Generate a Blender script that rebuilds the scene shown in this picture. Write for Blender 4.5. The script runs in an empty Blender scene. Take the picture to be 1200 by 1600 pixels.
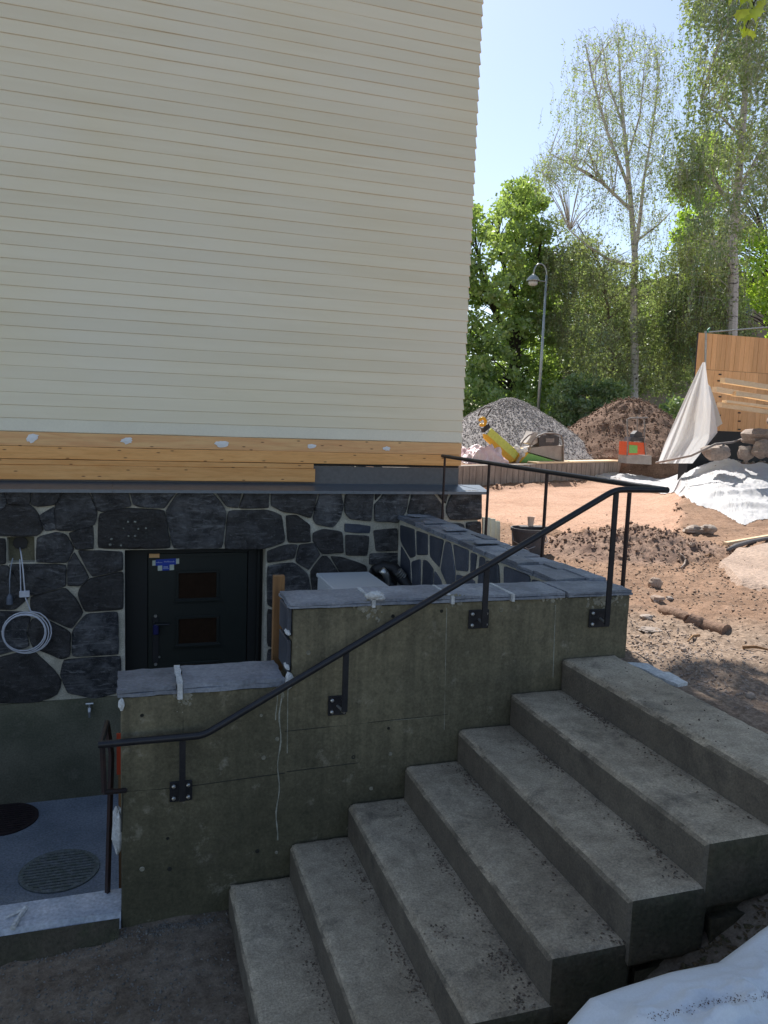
import bpy, math, random
import numpy as np
from mathutils import Vector, Matrix, noise as mnoise
random.seed(7); rng = np.random.default_rng(7)
SC = bpy.context.scene; COL = SC.collection

# ------------------------------------------------------------------ camera
# the room of the scene: X runs along the house front, Y into the depth, Z up, metres; the lens stands at the origin
F, CX, CY = 1220.0, 600.0, 800.0
def _d(p):
    v = np.array([p[0]-CX, p[1]-CY, F]); return v/np.linalg.norm(v)
_y = _d((205, 638)); _x = _d((4400, 790)); _x = _x-(_x@_y)*_y; _x /= np.linalg.norm(_x)
_z = np.cross(_x, _y)
if _z[1] > 0: _z = -_z
RM = np.array([_x, _y, _z])
cam = bpy.data.cameras.new('camera'); co = bpy.data.objects.new('camera', cam); COL.objects.link(co)
cam.sensor_fit = 'VERTICAL'; cam.sensor_height = 24; cam.lens = 24*F/1600; cam.clip_start = .05; cam.clip_end = 2000
co.matrix_world = Matrix([[RM[i, 0], -RM[i, 1], -RM[i, 2], 0] for i in range(3)]+[[0, 0, 0, 1]])
SC.camera = co
SC.view_settings.view_transform = 'Standard'; SC.view_settings.look = 'None'; SC.view_settings.gamma = 1
SC.view_settings.use_curve_mapping = False
SC.view_settings.exposure = .82
SC.render.engine = 'CYCLES'; SC.cycles.max_bounces = 6; SC.cycles.transparent_max_bounces = 4
SC.cycles.use_denoising = True

# ------------------------------------------------------------------ daylight
SUN_EL, SUN_AZ = math.radians(50), math.radians(6)     # azimuth from +Y towards +X
w = bpy.data.worlds.new('World'); SC.world = w; w.use_nodes = True
nt = w.node_tree; bg = nt.nodes['Background']; sky = nt.nodes.new('ShaderNodeTexSky')
sky.sky_type = 'NISHITA'; sky.sun_disc = False; sky.sun_elevation = SUN_EL; sky.sun_rotation = SUN_AZ
sky.air_density = 1.0; sky.dust_density = .6; sky.ozone_density = 1.5
hs = nt.nodes.new('ShaderNodeHueSaturation'); hs.inputs['Saturation'].default_value = .86; nt.links.new(sky.outputs[0], hs.inputs['Color'])
nt.links.new(hs.outputs[0], bg.inputs[0]); bg.inputs[1].default_value = .10
sl = bpy.data.lights.new('sun', 'SUN'); sl.energy = 4.4; sl.angle = math.radians(.53); sl.color = (1, .96, .91)
so = bpy.data.objects.new('sun', sl); COL.objects.link(so)
sdir = Vector((math.sin(SUN_AZ)*math.cos(SUN_EL), math.cos(SUN_AZ)*math.cos(SUN_EL), math.sin(SUN_EL)))
so.rotation_euler = sdir.to_track_quat('Z', 'Y').to_euler(); so.location = sdir*60

# ------------------------------------------------------------------ helpers
def ray(p): return RM@_d(p)
def atY(px, py, Y): r = ray((px, py)); return r*(Y/r[1])
def atZ(px, py, Z): r = ray((px, py)); return r*(Z/r[2])
def atX(px, py, X): r = ray((px, py)); return r*(X/r[0])
def lin(c): return tuple(((v/12.92) if v <= .04045 else ((v+.055)/1.055)**2.4) for v in c)

def mesh(name, V, Fc, mats=None, parent=None, smooth=False, mi=None):
    me = bpy.data.meshes.new(name)
    V = np.asarray(V, dtype=np.float32)
    if isinstance(Fc, np.ndarray):
        n = Fc.shape[1]
        me.vertices.add(len(V)); me.vertices.foreach_set('co', V.ravel())
        me.loops.add(Fc.size); me.loops.foreach_set('vertex_index', Fc.ravel().astype(np.int32))
        me.polygons.add(len(Fc)); me.polygons.foreach_set('loop_start', np.arange(0, Fc.size, n, dtype=np.int32))
        me.update(calc_edges=True)
    else:
        me.from_pydata([tuple(map(float, v)) for v in V], [], Fc); me.update()
    if mats is not None:
        for m in (mats if isinstance(mats, (list, tuple)) else [mats]): me.materials.append(m)
    if mi is not None: me.polygons.foreach_set('material_index', np.asarray(mi, dtype=np.int32))
    if smooth: me.polygons.foreach_set('use_smooth', np.ones(len(me.polygons), dtype=bool))
    o = bpy.data.objects.new(name, me); COL.objects.link(o)
    if parent is not None: o.parent = parent
    return o
def tag(o, label, cat, group=None):
    o['label'] = label; o['category'] = cat
    if group: o['group'] = group
    return o
def thing(name, label, cat, loc=(0, 0, 0), group=None):
    o = bpy.data.objects.new(name, None); o.empty_display_size = .1; COL.objects.link(o); o.location = loc
    return tag(o, label, cat, group)
class MB:
    """collects shapes for one mesh, coordinates in the world; build() moves them to the parent's space"""
    def __init__(s): s.V = []; s.F = []; s.M = []
    def add(s, V, Fc, m=0):
        b = len(s.V); s.V += [tuple(map(float, v)) for v in V]; s.F += [tuple(i+b for i in f) for f in Fc]; s.M += [m]*len(Fc); return s
    def box(s, x0, x1, y0, y1, z0, z1, m=0, bev=0.0):
        if bev <= 0:
            V = [(x, y, z) for z in (z0, z1) for y in (y0, y1) for x in (x0, x1)]
            return s.add(V, [(0, 2, 3, 1), (4, 5, 7, 6), (0, 1, 5, 4), (2, 6, 7, 3), (0, 4, 6, 2), (1, 3, 7, 5)], m)
        b = min(bev, (x1-x0)*.45, (y1-y0)*.45, (z1-z0)*.45)
        def ring(z, i): return [(x0+i, y0, z), (x1-i, y0, z), (x1, y0+i, z), (x1, y1-i, z), (x1-i, y1, z), (x0+i, y1, z), (x0, y1-i, z), (x0, y0+i, z)]
        def inner(z): return [(x0+b, y0+b, z), (x1-b, y0+b, z), (x1-b, y0+b, z), (x1-b, y1-b, z), (x1-b, y1-b, z), (x0+b, y1-b, z), (x0+b, y1-b, z), (x0+b, y0+b, z)]
        V = [(x0+b, y0+b, z0), (x1-b, y0+b, z0), (x1-b, y1-b, z0), (x0+b, y1-b, z0)]+ring(z0+b, b)+ring(z1-b, b)+[(x0+b, y0+b, z1), (x1-b, y0+b, z1), (x1-b, y1-b, z1), (x0+b, y1-b, z1)]
        Fc = [(3, 2, 1, 0), (20, 21, 22, 23)]
        for k in range(8): Fc.append((4+k, 4+(k+1) % 8, 12+(k+1) % 8, 12+k))
        Fc += [(0, 1, 5, 4), (1, 2, 7, 6), (2, 3, 9, 8), (3, 0, 11, 10), (1, 6, 5), (2, 8, 7), (3, 10, 9), (0, 4, 11)]
        Fc += [(12, 13, 21, 20), (14, 15, 22, 21), (16, 17, 23, 22), (18, 19, 20, 23), (13, 14, 21), (15, 16, 22), (17, 18, 23), (19, 12, 20)]
        return s.add(V, Fc, m)
    def prism(s, pts, d, m=0):
        """pts: 3-D outline, extruded by vector d"""
        n = len(pts); V = [np.array(p) for p in pts]+[np.array(p)+np.array(d) for p in pts]
        Fc = [tuple(range(n)), tuple(range(2*n-1, n-1, -1))]+[(i, i+n, (i+1) % n+n, (i+1) % n) for i in range(n)]
        return s.add(V, Fc, m)
    def pxprism(s, pts, Y, dy, m=0): return s.prism([atY(a, b, Y) for a, b in pts], (0, dy, 0), m)
    def tube(s, pts, r, n=10, m=0, cap=True):
        P = [np.array(p, float) for p in pts]; N = len(P)
        rr = r if hasattr(r, '__len__') else [r]*N
        T = [P[min(i+1, N-1)]-P[max(i-1, 0)] for i in range(N)]
        T = [t/(np.linalg.norm(t)+1e-9) for t in T]
        a = np.array((0, 0, 1.)) if abs(T[0][2]) < .9 else np.array((1., 0, 0))
        u = np.cross(T[0], a); u /= np.linalg.norm(u); V = []
        for i in range(N):
            u = u-(u@T[i])*T[i]; u /= np.linalg.norm(u)+1e-9; v = np.cross(T[i], u)
            for k in range(n):
                c = 2*math.pi*k/n; V.append(P[i]+rr[i]*(math.cos(c)*u+math.sin(c)*v))
        Fc = [(i*n+k, i*n+(k+1) % n, (i+1)*n+(k+1) % n, (i+1)*n+k) for i in range(N-1) for k in range(n)]
        if cap: Fc += [tuple(range(n-1, -1, -1)), tuple(range((N-1)*n, N*n))]
        return s.add(V, Fc, m)
    def build(s, name, mats, parent=None, smooth=False):
        V = np.array(s.V)
        if parent is not None:
            off = np.array(wloc(parent)); V = V-off
        return mesh(name, V, s.F, mats, parent, smooth, s.M if isinstance(mats, (list, tuple)) else None)
def wloc(o):
    l = Vector((0, 0, 0))
    while o is not None: l = l+o.location; o = o.parent
    return l
def shade_auto(o, ang=35):
    me = o.data; me.polygons.foreach_set('use_smooth', np.ones(len(me.polygons), dtype=bool))
    me.update()
    try: me.set_sharp_from_angle(angle=math.radians(ang))
    except Exception: pass
    return o

# numpy value noise
_G = rng.random((256, 256)).astype(np.float32)
def vnoise(x, y):
    xi = np.floor(x).astype(int); yi = np.floor(y).astype(int); fx = x-xi; fy = y-yi
    fx = fx*fx*(3-2*fx); fy = fy*fy*(3-2*fy)
    a = _G[xi & 255, yi & 255]; b = _G[(xi+1) & 255, yi & 255]; c = _G[xi & 255, (yi+1) & 255]; d = _G[(xi+1) & 255, (yi+1) & 255]
    return (a*(1-fx)+b*fx)*(1-fy)+(c*(1-fx)+d*fx)*fy
def fbm(x, y, o=5, g=.5, l=2.03):
    s = 0; a = 1; t = 0
    for k in range(o):
        s = s+a*vnoise(x+17.3*k, y+9.1*k); t += a; a *= g; x = x*l; y = y*l
    return s/t-.5
def sst(a, b, x): t = np.clip((x-a)/(b-a), 0, 1); return t*t*(3-2*t)

# ------------------------------------------------------------------ materials
def newmat(name):
    m = bpy.data.materials.new(name); m.use_nodes = True; return m, m.node_tree, m.node_tree.nodes['Principled BSDF']
def nd(nt, t, **k):
    n = nt.nodes.new(t)
    for a, v in k.items(): setattr(n, a, v)
    return n
def mixc(nt, fac, a, b, mode='MIX'):
    n = nd(nt, 'ShaderNodeMix', data_type='RGBA', blend_type=mode)
    for sock, v in ((n.inputs[0], fac), (n.inputs[6], a), (n.inputs[7], b)):
        if hasattr(v, 'links'): nt.links.new(v, sock)
        elif isinstance(v, (int, float)): sock.default_value = v
        else: sock.default_value = (*v, 1)
    return n.outputs[2]
def ramp(nt, src, a, b, va=0., vb=1.):
    n = nd(nt, 'ShaderNodeMapRange'); n.inputs[1].default_value = a; n.inputs[2].default_value = b
    n.inputs[3].default_value = va; n.inputs[4].default_value = vb; nt.links.new(src, n.inputs[0]); return n.outputs[0]
def coords(nt, scale=(1, 1, 1), obj=False):
    if obj:
        g = nd(nt, 'ShaderNodeTexCoord').outputs['Object']
    else: g = nd(nt, 'ShaderNodeNewGeometry').outputs['Position']
    mp = nd(nt, 'ShaderNodeMapping'); mp.inputs['Scale'].default_value = scale; nt.links.new(g, mp.inputs[0]); return mp.outputs[0]
def noi(nt, co, scale, detail=6, rough=.55, dist=0):
    n = nd(nt, 'ShaderNodeTexNoise'); n.inputs['Scale'].default_value = scale; n.inputs['Detail'].default_value = detail
    n.inputs['Roughness'].default_value = rough; n.inputs['Distortion'].default_value = dist
    nt.links.new(co, n.inputs['Vector']); return n.outputs['Fac']
def bump(nt, bs, src, strength, dist=.01, prev=None):
    b = nd(nt, 'ShaderNodeBump'); b.inputs['Strength'].default_value = strength; b.inputs['Distance'].default_value = dist
    nt.links.new(src, b.inputs['Height'])
    if prev is not None: nt.links.new(prev, b.inputs['Normal'])
    nt.links.new(b.outputs[0], bs.inputs['Normal']); return b.outputs[0]
def mat(name, c1, c2=None, sc=4, fine=60, rough=.8, bs=.3, bd=.004, metal=0, spec=.4, stretch=(1, 1, 1), fv=.25, perobj=0, c3=None, c3at=(.6, .75), c3sc=1.3):
    m, nt, b = newmat(name); c2 = c2 or tuple(v*.7 for v in c1); co = coords(nt, stretch)
    n1 = noi(nt, co, sc); n2 = noi(nt, co, fine, 4, .6)
    c = mixc(nt, ramp(nt, n1, .35, .65), c1, c2)
    if c3 is not None: c = mixc(nt, ramp(nt, noi(nt, co, c3sc, 8, .65), *c3at), c, c3)
    f = ramp(nt, n2, .3, .7, 1-fv, 1+fv)
    c = mixc(nt, 1.0, c, nd2(nt, f), 'MULTIPLY')
    if perobj:
        oi = nd(nt, 'ShaderNodeObjectInfo'); c = mixc(nt, 1.0, c, nd2(nt, ramp(nt, oi.outputs['Random'], 0, 1, 1-perobj, 1+perobj)), 'MULTIPLY')
    nt.links.new(c, b.inputs['Base Color']); b.inputs['Metallic'].default_value = metal
    b.inputs['Specular IOR Level'].default_value = spec
    nt.links.new(ramp(nt, n1, 0, 1, rough-.08, rough+.08), b.inputs['Roughness'])
    if bs: bump(nt, b, n2, bs, bd)
    return m
def nd2(nt, f):
    n = nd(nt, 'ShaderNodeCombineColor')
    for i in range(3): nt.links.new(f, n.inputs[i])
    return n.outputs[0]
def plain(name, c, rough=.5, metal=0, spec=.5):
    m, nt, b = newmat(name); co = coords(nt); n = noi(nt, co, 25, 4)
    nt.links.new(mixc(nt, ramp(nt, n, .3, .7), c, tuple(v*.8 for v in c)), b.inputs['Base Color'])
    b.inputs['Roughness'].default_value = rough; b.inputs['Metallic'].default_value = metal; b.inputs['Specular IOR Level'].default_value = spec; return m

M = {}
M['mortar'] = mat('mortar', (.60, .56, .46), (.42, .39, .31), 6, 90, .9, .6, .006, c3=(.62, .60, .52), c3at=(.56, .7), c3sc=4)
def rockmat():
    m, nt, b = newmat('dark_granite'); co = coords(nt)
    oi = nd(nt, 'ShaderNodeObjectInfo')
    n1 = noi(nt, co, 7, 10, .68, .4); n2 = noi(nt, co, 45, 8, .7); n3 = noi(nt, coords(nt, (1, 1, 5)), 6, 10, .7, 1.0)
    c = mixc(nt, ramp(nt, n1, .42, .62), (.026, .027, .030), (.12, .12, .123))
    c = mixc(nt, ramp(nt, n3, .54, .66, 0, .8), c, (.25, .25, .25)); c = mixc(nt, ramp(nt, n3, .42, .34, 0, .7), c, (.014, .015, .018))
    c = mixc(nt, ramp(nt, oi.outputs['Random'], 0, 1, 0, .6), c, (.085, .07, .058))
    c = mixc(nt, ramp(nt, n2, .58, .72, 0, .7), c, (.30, .305, .31))
    c = mixc(nt, 1.0, c, nd2(nt, ramp(nt, nd(nt, 'ShaderNodeObjectInfo').outputs['Random'], 1, 0, .7, 1.55)), 'MULTIPLY')
    nt.links.new(c, b.inputs['Base Color']); b.inputs['Roughness'].default_value = .62; b.inputs['Specular IOR Level'].default_value = .45
    bb = bump(nt, b, n1, 1.0, .09); bb = bump(nt, b, n3, .7, .05, bb); bump(nt, b, n2, 1.0, .02, bb); return m
M['rock'] = rockmat()
M['slate'] = mat('blue_slate', (.045, .055, .08), (.075, .085, .11), 5, 70, .5, .35, .004, perobj=.35, spec=.6)
M['capslate'] = mat('cap_slate', (.23, .25, .29), (.135, .15, .18), 6, 60, .55, .6, .006, perobj=.25, spec=.5, c3=(.38, .38, .37), c3at=(.6, .75), c3sc=5)
M['plaster'] = mat('mossy_plaster', (.19, .175, .12), (.11, .11, .072), 3, 70, .92, .5, .004, c3=(.2, .18, .13), c3sc=3)
def concretemat():
    m, nt, b = newmat('board_marked_concrete'); co = coords(nt)
    n1 = noi(nt, co, 1.6, 9, .6); st = noi(nt, coords(nt, (14, 14, .7)), 1.2, 6, .6); n2 = noi(nt, co, 70, 6, .65); n3 = noi(nt, co, 9, 8, .7)
    z = nd(nt, 'ShaderNodeSeparateXYZ'); nt.links.new(nd(nt, 'ShaderNodeNewGeometry').outputs['Position'], z.inputs[0])
    c = mixc(nt, ramp(nt, n1, .38, .62), (.215, .188, .12), (.125, .112, .073))
    c = mixc(nt, ramp(nt, st, .45, .7, 0, .7), c, (.09, .082, .055))
    # green algae grows on the damp foot of the wall
    zz = nd(nt, 'ShaderNodeMath', operation='ADD'); nt.links.new(z.outputs[2], zz.inputs[0]); nt.links.new(ramp(nt, n3, 0, 1, -.45, .45), zz.inputs[1])
    c = mixc(nt, ramp(nt, zz.outputs[0], -1.25, -2.25, 0, .8), c, (.062, .06, .036))
    n5 = noi(nt, co, 26, 8, .8); c = mixc(nt, 1.0, c, nd2(nt, ramp(nt, n5, .32, .68, .72, 1.25)), 'MULTIPLY'); c = mixc(nt, ramp(nt, noi(nt, co, 3.5, 10, .8), .56, .70, 0, .6), c, (.095, .085, .06))
    c = mixc(nt, ramp(nt, n3, .60, .72, 0, .5), c, (.36, .33, .26))
    c = mixc(nt, 1.0, c, nd2(nt, ramp(nt, n2, .3, .7, .75, 1.2)), 'MULTIPLY')
    nt.links.new(c, b.inputs['Base Color']); b.inputs['Roughness'].default_value = .88; b.inputs['Specular IOR Level'].default_value = .3
    bb = bump(nt, b, n3, .35, .006); bump(nt, b, n2, .4, .002, bb); return m
M['concrete'] = concretemat()
M['filler'] = mat('white_filler', (.88, .88, .86), (.8, .8, .78), 9, 60, .7, .1, fv=.05)
M['seam'] = mat('concrete_seam', (.035, .035, .028), None, 4, 60, .95, .2)
M['efflo'] = mat('lime_streak', (.34, .34, .29), (.2, .2, .16), 20, 90, .95, .3)
M['whitemortar'] = mat('white_mortar', (.62, .63, .62), (.45, .46, .46), 12, 80, .9, .6, .005)
M['smear'] = mat('mortar_smear', (.30, .28, .22), (.2, .19, .14), 18, 70, .95, .5, .004)
def stepmat():
    m, nt, b = newmat('worn_step_concrete'); co = coords(nt)
    n1 = noi(nt, co, 1.4, 9, .62); n2 = noi(nt, co, 110, 5, .7); n3 = noi(nt, co, 3.3, 9, .7, .5); n4 = noi(nt, co, 320, 3, .6)
    c = mixc(nt, ramp(nt, n1, .36, .62), (.52, .44, .325), (.35, .29, .21))
    c = mixc(nt, ramp(nt, n3, .55, .72, 0, .85), c, (.115, .10, .078))
    c = mixc(nt, ramp(nt, noi(nt, co, 2.1, 10, .75), .62, .72, 0, .55), c, (.27, .2, .15))
    n5 = noi(nt, co, 38, 6, .75); n6 = noi(nt, co, 11, 8, .75, .3)
    c = mixc(nt, 1.0, c, nd2(nt, ramp(nt, n2, .3, .7, .6, 1.35)), 'MULTIPLY'); c = mixc(nt, 1.0, c, nd2(nt, ramp(nt, n6, .3, .7, .68, 1.28)), 'MULTIPLY')
    c = mixc(nt, ramp(nt, n5, .60, .70, 0, .6), c, (.07, .065, .05)); c = mixc(nt, ramp(nt, n5, .40, .32, 0, .5), c, (.42, .38, .32))
    c = mixc(nt, ramp(nt, n4, .62, .72, 0, .5), c, (.48, .45, .4)); c = mixc(nt, ramp(nt, n4, .38, .3, 0, .6), c, (.05, .05, .05))
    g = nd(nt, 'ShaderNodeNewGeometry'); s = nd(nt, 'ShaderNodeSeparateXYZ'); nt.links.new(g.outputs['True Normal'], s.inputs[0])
    # the upright faces are mixed darker than the treads
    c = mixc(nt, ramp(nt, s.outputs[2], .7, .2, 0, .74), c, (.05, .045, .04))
    nt.links.new(c, b.inputs['Base Color']); b.inputs['Roughness'].default_value = .9; b.inputs['Specular IOR Level'].default_value = .3
    bb = bump(nt, b, n3, .5, .014); bump(nt, b, n2, .9, .005, bb); return m
M['step'] = stepmat()
M['mossrock'] = mat('earthy_block', (.075, .062, .042), (.045, .045, .028), 5, 50, .97, .9, .012, spec=.15, c3=(.11, .09, .06), c3sc=6)
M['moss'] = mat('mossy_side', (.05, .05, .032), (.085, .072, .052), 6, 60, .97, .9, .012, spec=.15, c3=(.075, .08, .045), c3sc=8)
def sidingmat():
    m, nt, b = newmat('cream_painted_board'); co = coords(nt)
    n1 = noi(nt, coords(nt, (.6, 1, 9)), 1.5, 6); n2 = noi(nt, coords(nt, (2, 2, 60)), 3, 5, .6); n3 = noi(nt, co, .7, 5)
    oi = nd(nt, 'ShaderNodeObjectInfo')
    c = mixc(nt, ramp(nt, n1, .35, .65), (.87, .785, .57), (.83, .74, .525))
    c = mixc(nt, ramp(nt, n3, .4, .65, 0, .5), c, (.86, .80, .64))
    c = mixc(nt, 1.0, c, nd2(nt, ramp(nt, oi.outputs['Random'], 0, 1, .96, 1.03)), 'MULTIPLY')
    nt.links.new(c, b.inputs['Base Color']); b.inputs['Roughness'].default_value = .42; b.inputs['Specular IOR Level'].default_value = .45
    bump(nt, b, n2, .12, .002); return m
M['siding'] = sidingmat()
M['lapshade'] = plain('lap_shade_brown', (.50, .38, .24), .8)  # shadow line under each lap put into the colour: undersides painted brown
M['primer'] = mat('white_primer_board', (.86, .81, .64), (.82, .77, .61), 3, 60, .5, .05, .001, fv=.03)
def woodmat(name, a, bcol, knots=True, rough=.55, stretch=(1, 12, 12), kn=.06):
    m, nt, b = newmat(name)
    co = coords(nt, stretch); n1 = noi(nt, co, 2.2, 6, .55, .8); n2 = noi(nt, co, 12, 6, .6, .3)
    oi = nd(nt, 'ShaderNodeObjectInfo')
    c = mixc(nt, ramp(nt, n1, .35, .65), a, bcol); c = mixc(nt, ramp(nt, n2, .5, .75, 0, .4), c, tuple(v*.6 for v in bcol))
    if knots:
        v = nd(nt, 'ShaderNodeTexVoronoi', voronoi_dimensions='2D'); v.inputs['Scale'].default_value = 1
        sx = nd(nt, 'ShaderNodeSeparateXYZ'); nt.links.new(coords(nt, (3.0, 3.0, 11.0)), sx.inputs[0]); cb = nd(nt, 'ShaderNodeCombineXYZ')
        nt.links.new(sx.outputs[0], cb.inputs[0]); nt.links.new(sx.outputs[2], cb.inputs[1]); nt.links.new(cb.outputs[0], v.inputs['Vector'])
        c = mixc(nt, ramp(nt, v.outputs['Distance'], kn, kn*.4), c, (.16, .06, .02))
    c = mixc(nt, 1.0, c, nd2(nt, ramp(nt, oi.outputs['Random'], 0, 1, .85, 1.1)), 'MULTIPLY')
    nt.links.new(c, b.inputs['Base Color']); b.inputs['Roughness'].default_value = rough; bump(nt, b, n2, .15, .002); return m
M['pine'] = woodmat('raw_pine', (.86, .46, .165), (.75, .36, .11))
M['pinered'] = woodmat('reddish_pine', (.72, .36, .15), (.82, .50, .22))
M['formply'] = woodmat('formwork_board', (.86, .50, .25), (.76, .42, .19), False, .7, (10, 10, 1), .12)
M['lath'] = woodmat('light_lath', (.88, .70, .46), (.8, .58, .34), False)
M['oldwood'] = woodmat('weathered_stud', (.30, .16, .06), (.2, .1, .04), True, .8, (9, 9, 1))
M['flash'] = plain('painted_sheet_metal', (.17, .20, .24), .35, .5)
M['membrane'] = plain('grey_membrane', (.15, .145, .14), .75)
M['door'] = plain('black_green_door_paint', (.012, .016, .013), .45)
M['doordark'] = plain('door_frame_paint', (.008, .009, .008), .6)
M['blue'] = plain('blue_tape', (.01, .05, .42), .5); M['tape'] = plain('masking_tape', (.55, .6, .5), .7)
M['letter'] = plain('white_letters', (.55, .62, .8), .6)
M['iron'] = mat('black_painted_iron', (.022, .023, .028), (.03, .03, .034), 20, 120, .38, .12, .001, .3, fv=.15)
M['rustiron'] = mat('primer_iron', (.05, .028, .025), (.03, .024, .025), 20, 120, .5, .12, .001, .2, fv=.15)
M['steel'] = plain('zinc_bolt', (.6, .6, .58), .35, .9)
M['galv'] = mat('galvanised_steel', (.42, .45, .45), (.33, .36, .36), 12, 80, .45, .1, .001, .6)
M['whiteplastic'] = plain('white_cable_sheath', (.62, .63, .68), .45)
M['cabinet'] = mat('pale_blue_grey_sheet', (.70, .73, .76), (.66, .69, .72), 3, 90, .45, .03, .001, fv=.04)
M['black'] = plain('black_rubber', (.012, .012, .014), .55)
M['floor'] = mat('blue_grey_wet_screed', (.26, .29, .34), (.17, .20, .24), 2.4, 60, .55, .35, .003, c3=(.33, .35, .37), c3sc=2.5, fv=.35)
M['sill'] = mat('light_sill_concrete', (.52, .54, .58), (.33, .37, .43), 6, 60, .8, .5, .004, c3=(.45, .45, .44), c3sc=6)
M['redpaint'] = plain('orange_red_paint', (.42, .045, .012), .5)
M['geotex'] = mat('white_geotextile', (.82, .82, .83), (.77, .77, .78), 1.2, 120, .85, .25, .002, fv=.04, c3=(.6, .54, .47), c3at=(.62, .8), c3sc=2.2)
_n = M['geotex'].node_tree; _b = _n.nodes['Principled BSDF']; _t = nd(_n, 'ShaderNodeBsdfTranslucent'); _t.inputs[0].default_value = (.75, .74, .72, 1); _m = nd(_n, 'ShaderNodeMixShader'); _m.inputs[0].default_value = .35
_n.links.new(_b.outputs[0], _m.inputs[1]); _n.links.new(_t.outputs[0], _m.inputs[2]); _n.links.new(_m.outputs[0], _n.nodes['Material Output'].inputs[0])
M['dirtytex'] = mat('soiled_white_sheet', (.70, .73, .76), (.62, .64, .66), 1.5, 160, .8, .3, .003, fv=.05, c3=(.42, .38, .28), c3at=(.56, .72), c3sc=3.5)
M['yellow'] = plain('yellow_machine_paint', (.80, .42, .01), .4); M['green'] = plain('green_machine_paint', (.24, .52, .12), .45)
M['lime'] = plain('lime_green_paint', (.62, .68, .12), .45)
M['orange'] = plain('orange_machine_paint', (.85, .12, .03), .4); M['machgrey'] = mat('dusty_grey_cover', (.42, .37, .33), (.33, .29, .26), 6, 80, .7, .1)
M['engine'] = mat('dusty_black_engine', (.05, .05, .055), (.09, .08, .08), 12, 90, .6, .4)
M['pipegrey'] = mat('dusty_tube', (.2, .18, .17), (.3, .26, .24), 12, 90, .6, .1)
M['plasticpink'] = mat('pinkish_plastic_film', (.78, .66, .66), (.7, .45, .45), 3, 60, .35, .1, fv=.08)
M['kerb'] = mat('kerb_concrete', (.34, .29, .25), (.24, .2, .17), 3, 50, .9, .3, stretch=(4, 4, 1), c3=(.42, .38, .34), c3sc=2)
M['gravel'] = mat('crushed_granite', (.34, .31, .295), (.22, .2, .195), 14, 60, .9, .5, perobj=0, fv=.45)
M['pebble'] = mat('pebbles', (.38, .30, .245), (.24, .19, .155), 30, 20, .85, .2, fv=.3)
M['soil'] = mat('brown_topsoil', (.25, .165, .12), (.17, .11, .08), 3, 40, .97, .9, .03, fv=.4, spec=.15)
M['heapsoil'] = mat('fresh_soil', (.27, .18, .13), (.2, .13, .095), 3, 40, .97, .6, .02, fv=.3, spec=.15)
M['rubble'] = mat('broken_concrete', (.36, .30, .255), (.25, .205, .175), 3, 35, .92, .6, .01)
M['tanstone'] = mat('tan_fieldstone', (.42, .32, .25), (.3, .22, .17), 5, 50, .9, .5, .006)
M['bark'] = mat('dark_bark', (.06, .05, .04), (.035, .03, .025), 8, 40, .95, .8, .02, stretch=(3, 3, .6))
M['twig'] = mat('twig_bark', (.22, .18, .15), (.14, .11, .095), 8, 40, .9, .1)
def birchbark():
    m, nt, b = newmat('birch_bark'); n = noi(nt, coords(nt, (1.6, 1.6, 5)), 2.2, 8, .7); n2 = noi(nt, coords(nt, (2, 2, 14)), 3, 5, .6)
    c = mixc(nt, ramp(nt, n, .54, .62), (.60, .56, .53), (.05, .04, .04)); c = mixc(nt, ramp(nt, n2, .58, .66, 0, .8), c, (.14, .11, .1))
    nt.links.new(c, b.inputs['Base Color']); b.inputs['Roughness'].default_value = .8; return m
M['birch'] = birchbark()
def leafmat(name, a, b2, tr=.45):
    m, nt, b = newmat(name); nt.nodes.remove(b); out = nt.nodes['Material Output']
    n = noi(nt, coords(nt), .9, 4); n2 = noi(nt, coords(nt), 9, 2)
    c = mixc(nt, ramp(nt, n, .35, .65), a, b2); c = mixc(nt, 1.0, c, nd2(nt, ramp(nt, n2, .3, .7, .7, 1.3)), 'MULTIPLY')
    d = nd(nt, 'ShaderNodeBsdfDiffuse'); t = nd(nt, 'ShaderNodeBsdfTranslucent'); g = nd(nt, 'ShaderNodeBsdfGlossy'); g.inputs['Roughness'].default_value = .4
    nt.links.new(c, d.inputs[0]); nt.links.new(mixc(nt, 1.0, c, (1.5, 1.6, .7), 'MULTIPLY'), t.inputs[0])
    x = nd(nt, 'ShaderNodeMixShader'); x.inputs[0].default_value = tr; nt.links.new(d.outputs[0], x.inputs[1]); nt.links.new(t.outputs[0], x.inputs[2])
    y = nd(nt, 'ShaderNodeMixShader'); y.inputs[0].default_value = .06; nt.links.new(x.outputs[0], y.inputs[1]); nt.links.new(g.outputs[0], y.inputs[2])
    nt.links.new(y.outputs[0], out.inputs[0]); return m
M['leafoak'] = leafmat('oak_leaf', (.24, .33, .13), (.33, .41, .17))
M['leafbirch'] = leafmat('birch_leaf', (.25, .31, .18), (.35, .39, .24), .38)
M['leafbirch2'] = leafmat('drooping_birch_leaf', (.20, .28, .145), (.33, .37, .19), .38)
M['leafmaple'] = leafmat('bright_maple_leaf', (.30, .42, .08), (.38, .48, .10), .55)
M['leafdark'] = leafmat('dark_shrub_leaf', (.17, .23, .12), (.24, .31, .15), .4)
M['leafmix'] = leafmat('mixed_leaf', (.26, .34, .15), (.35, .42, .19))
M['beigewall'] = mat('beige_render', (.30, .24, .2), (.26, .205, .17), 2, 60, .9, .1)
M['roofdark'] = plain('dark_roof', (.06, .05, .05), .8)
M['glass'] = plain('window_glass', (.10, .14, .18), .12, .2)
M['darkglass'] = plain('dark_door_glass', (.03, .018, .012), .12)
M['rustred'] = plain('falu_red_wood', (.26, .07, .045), .8)
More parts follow.
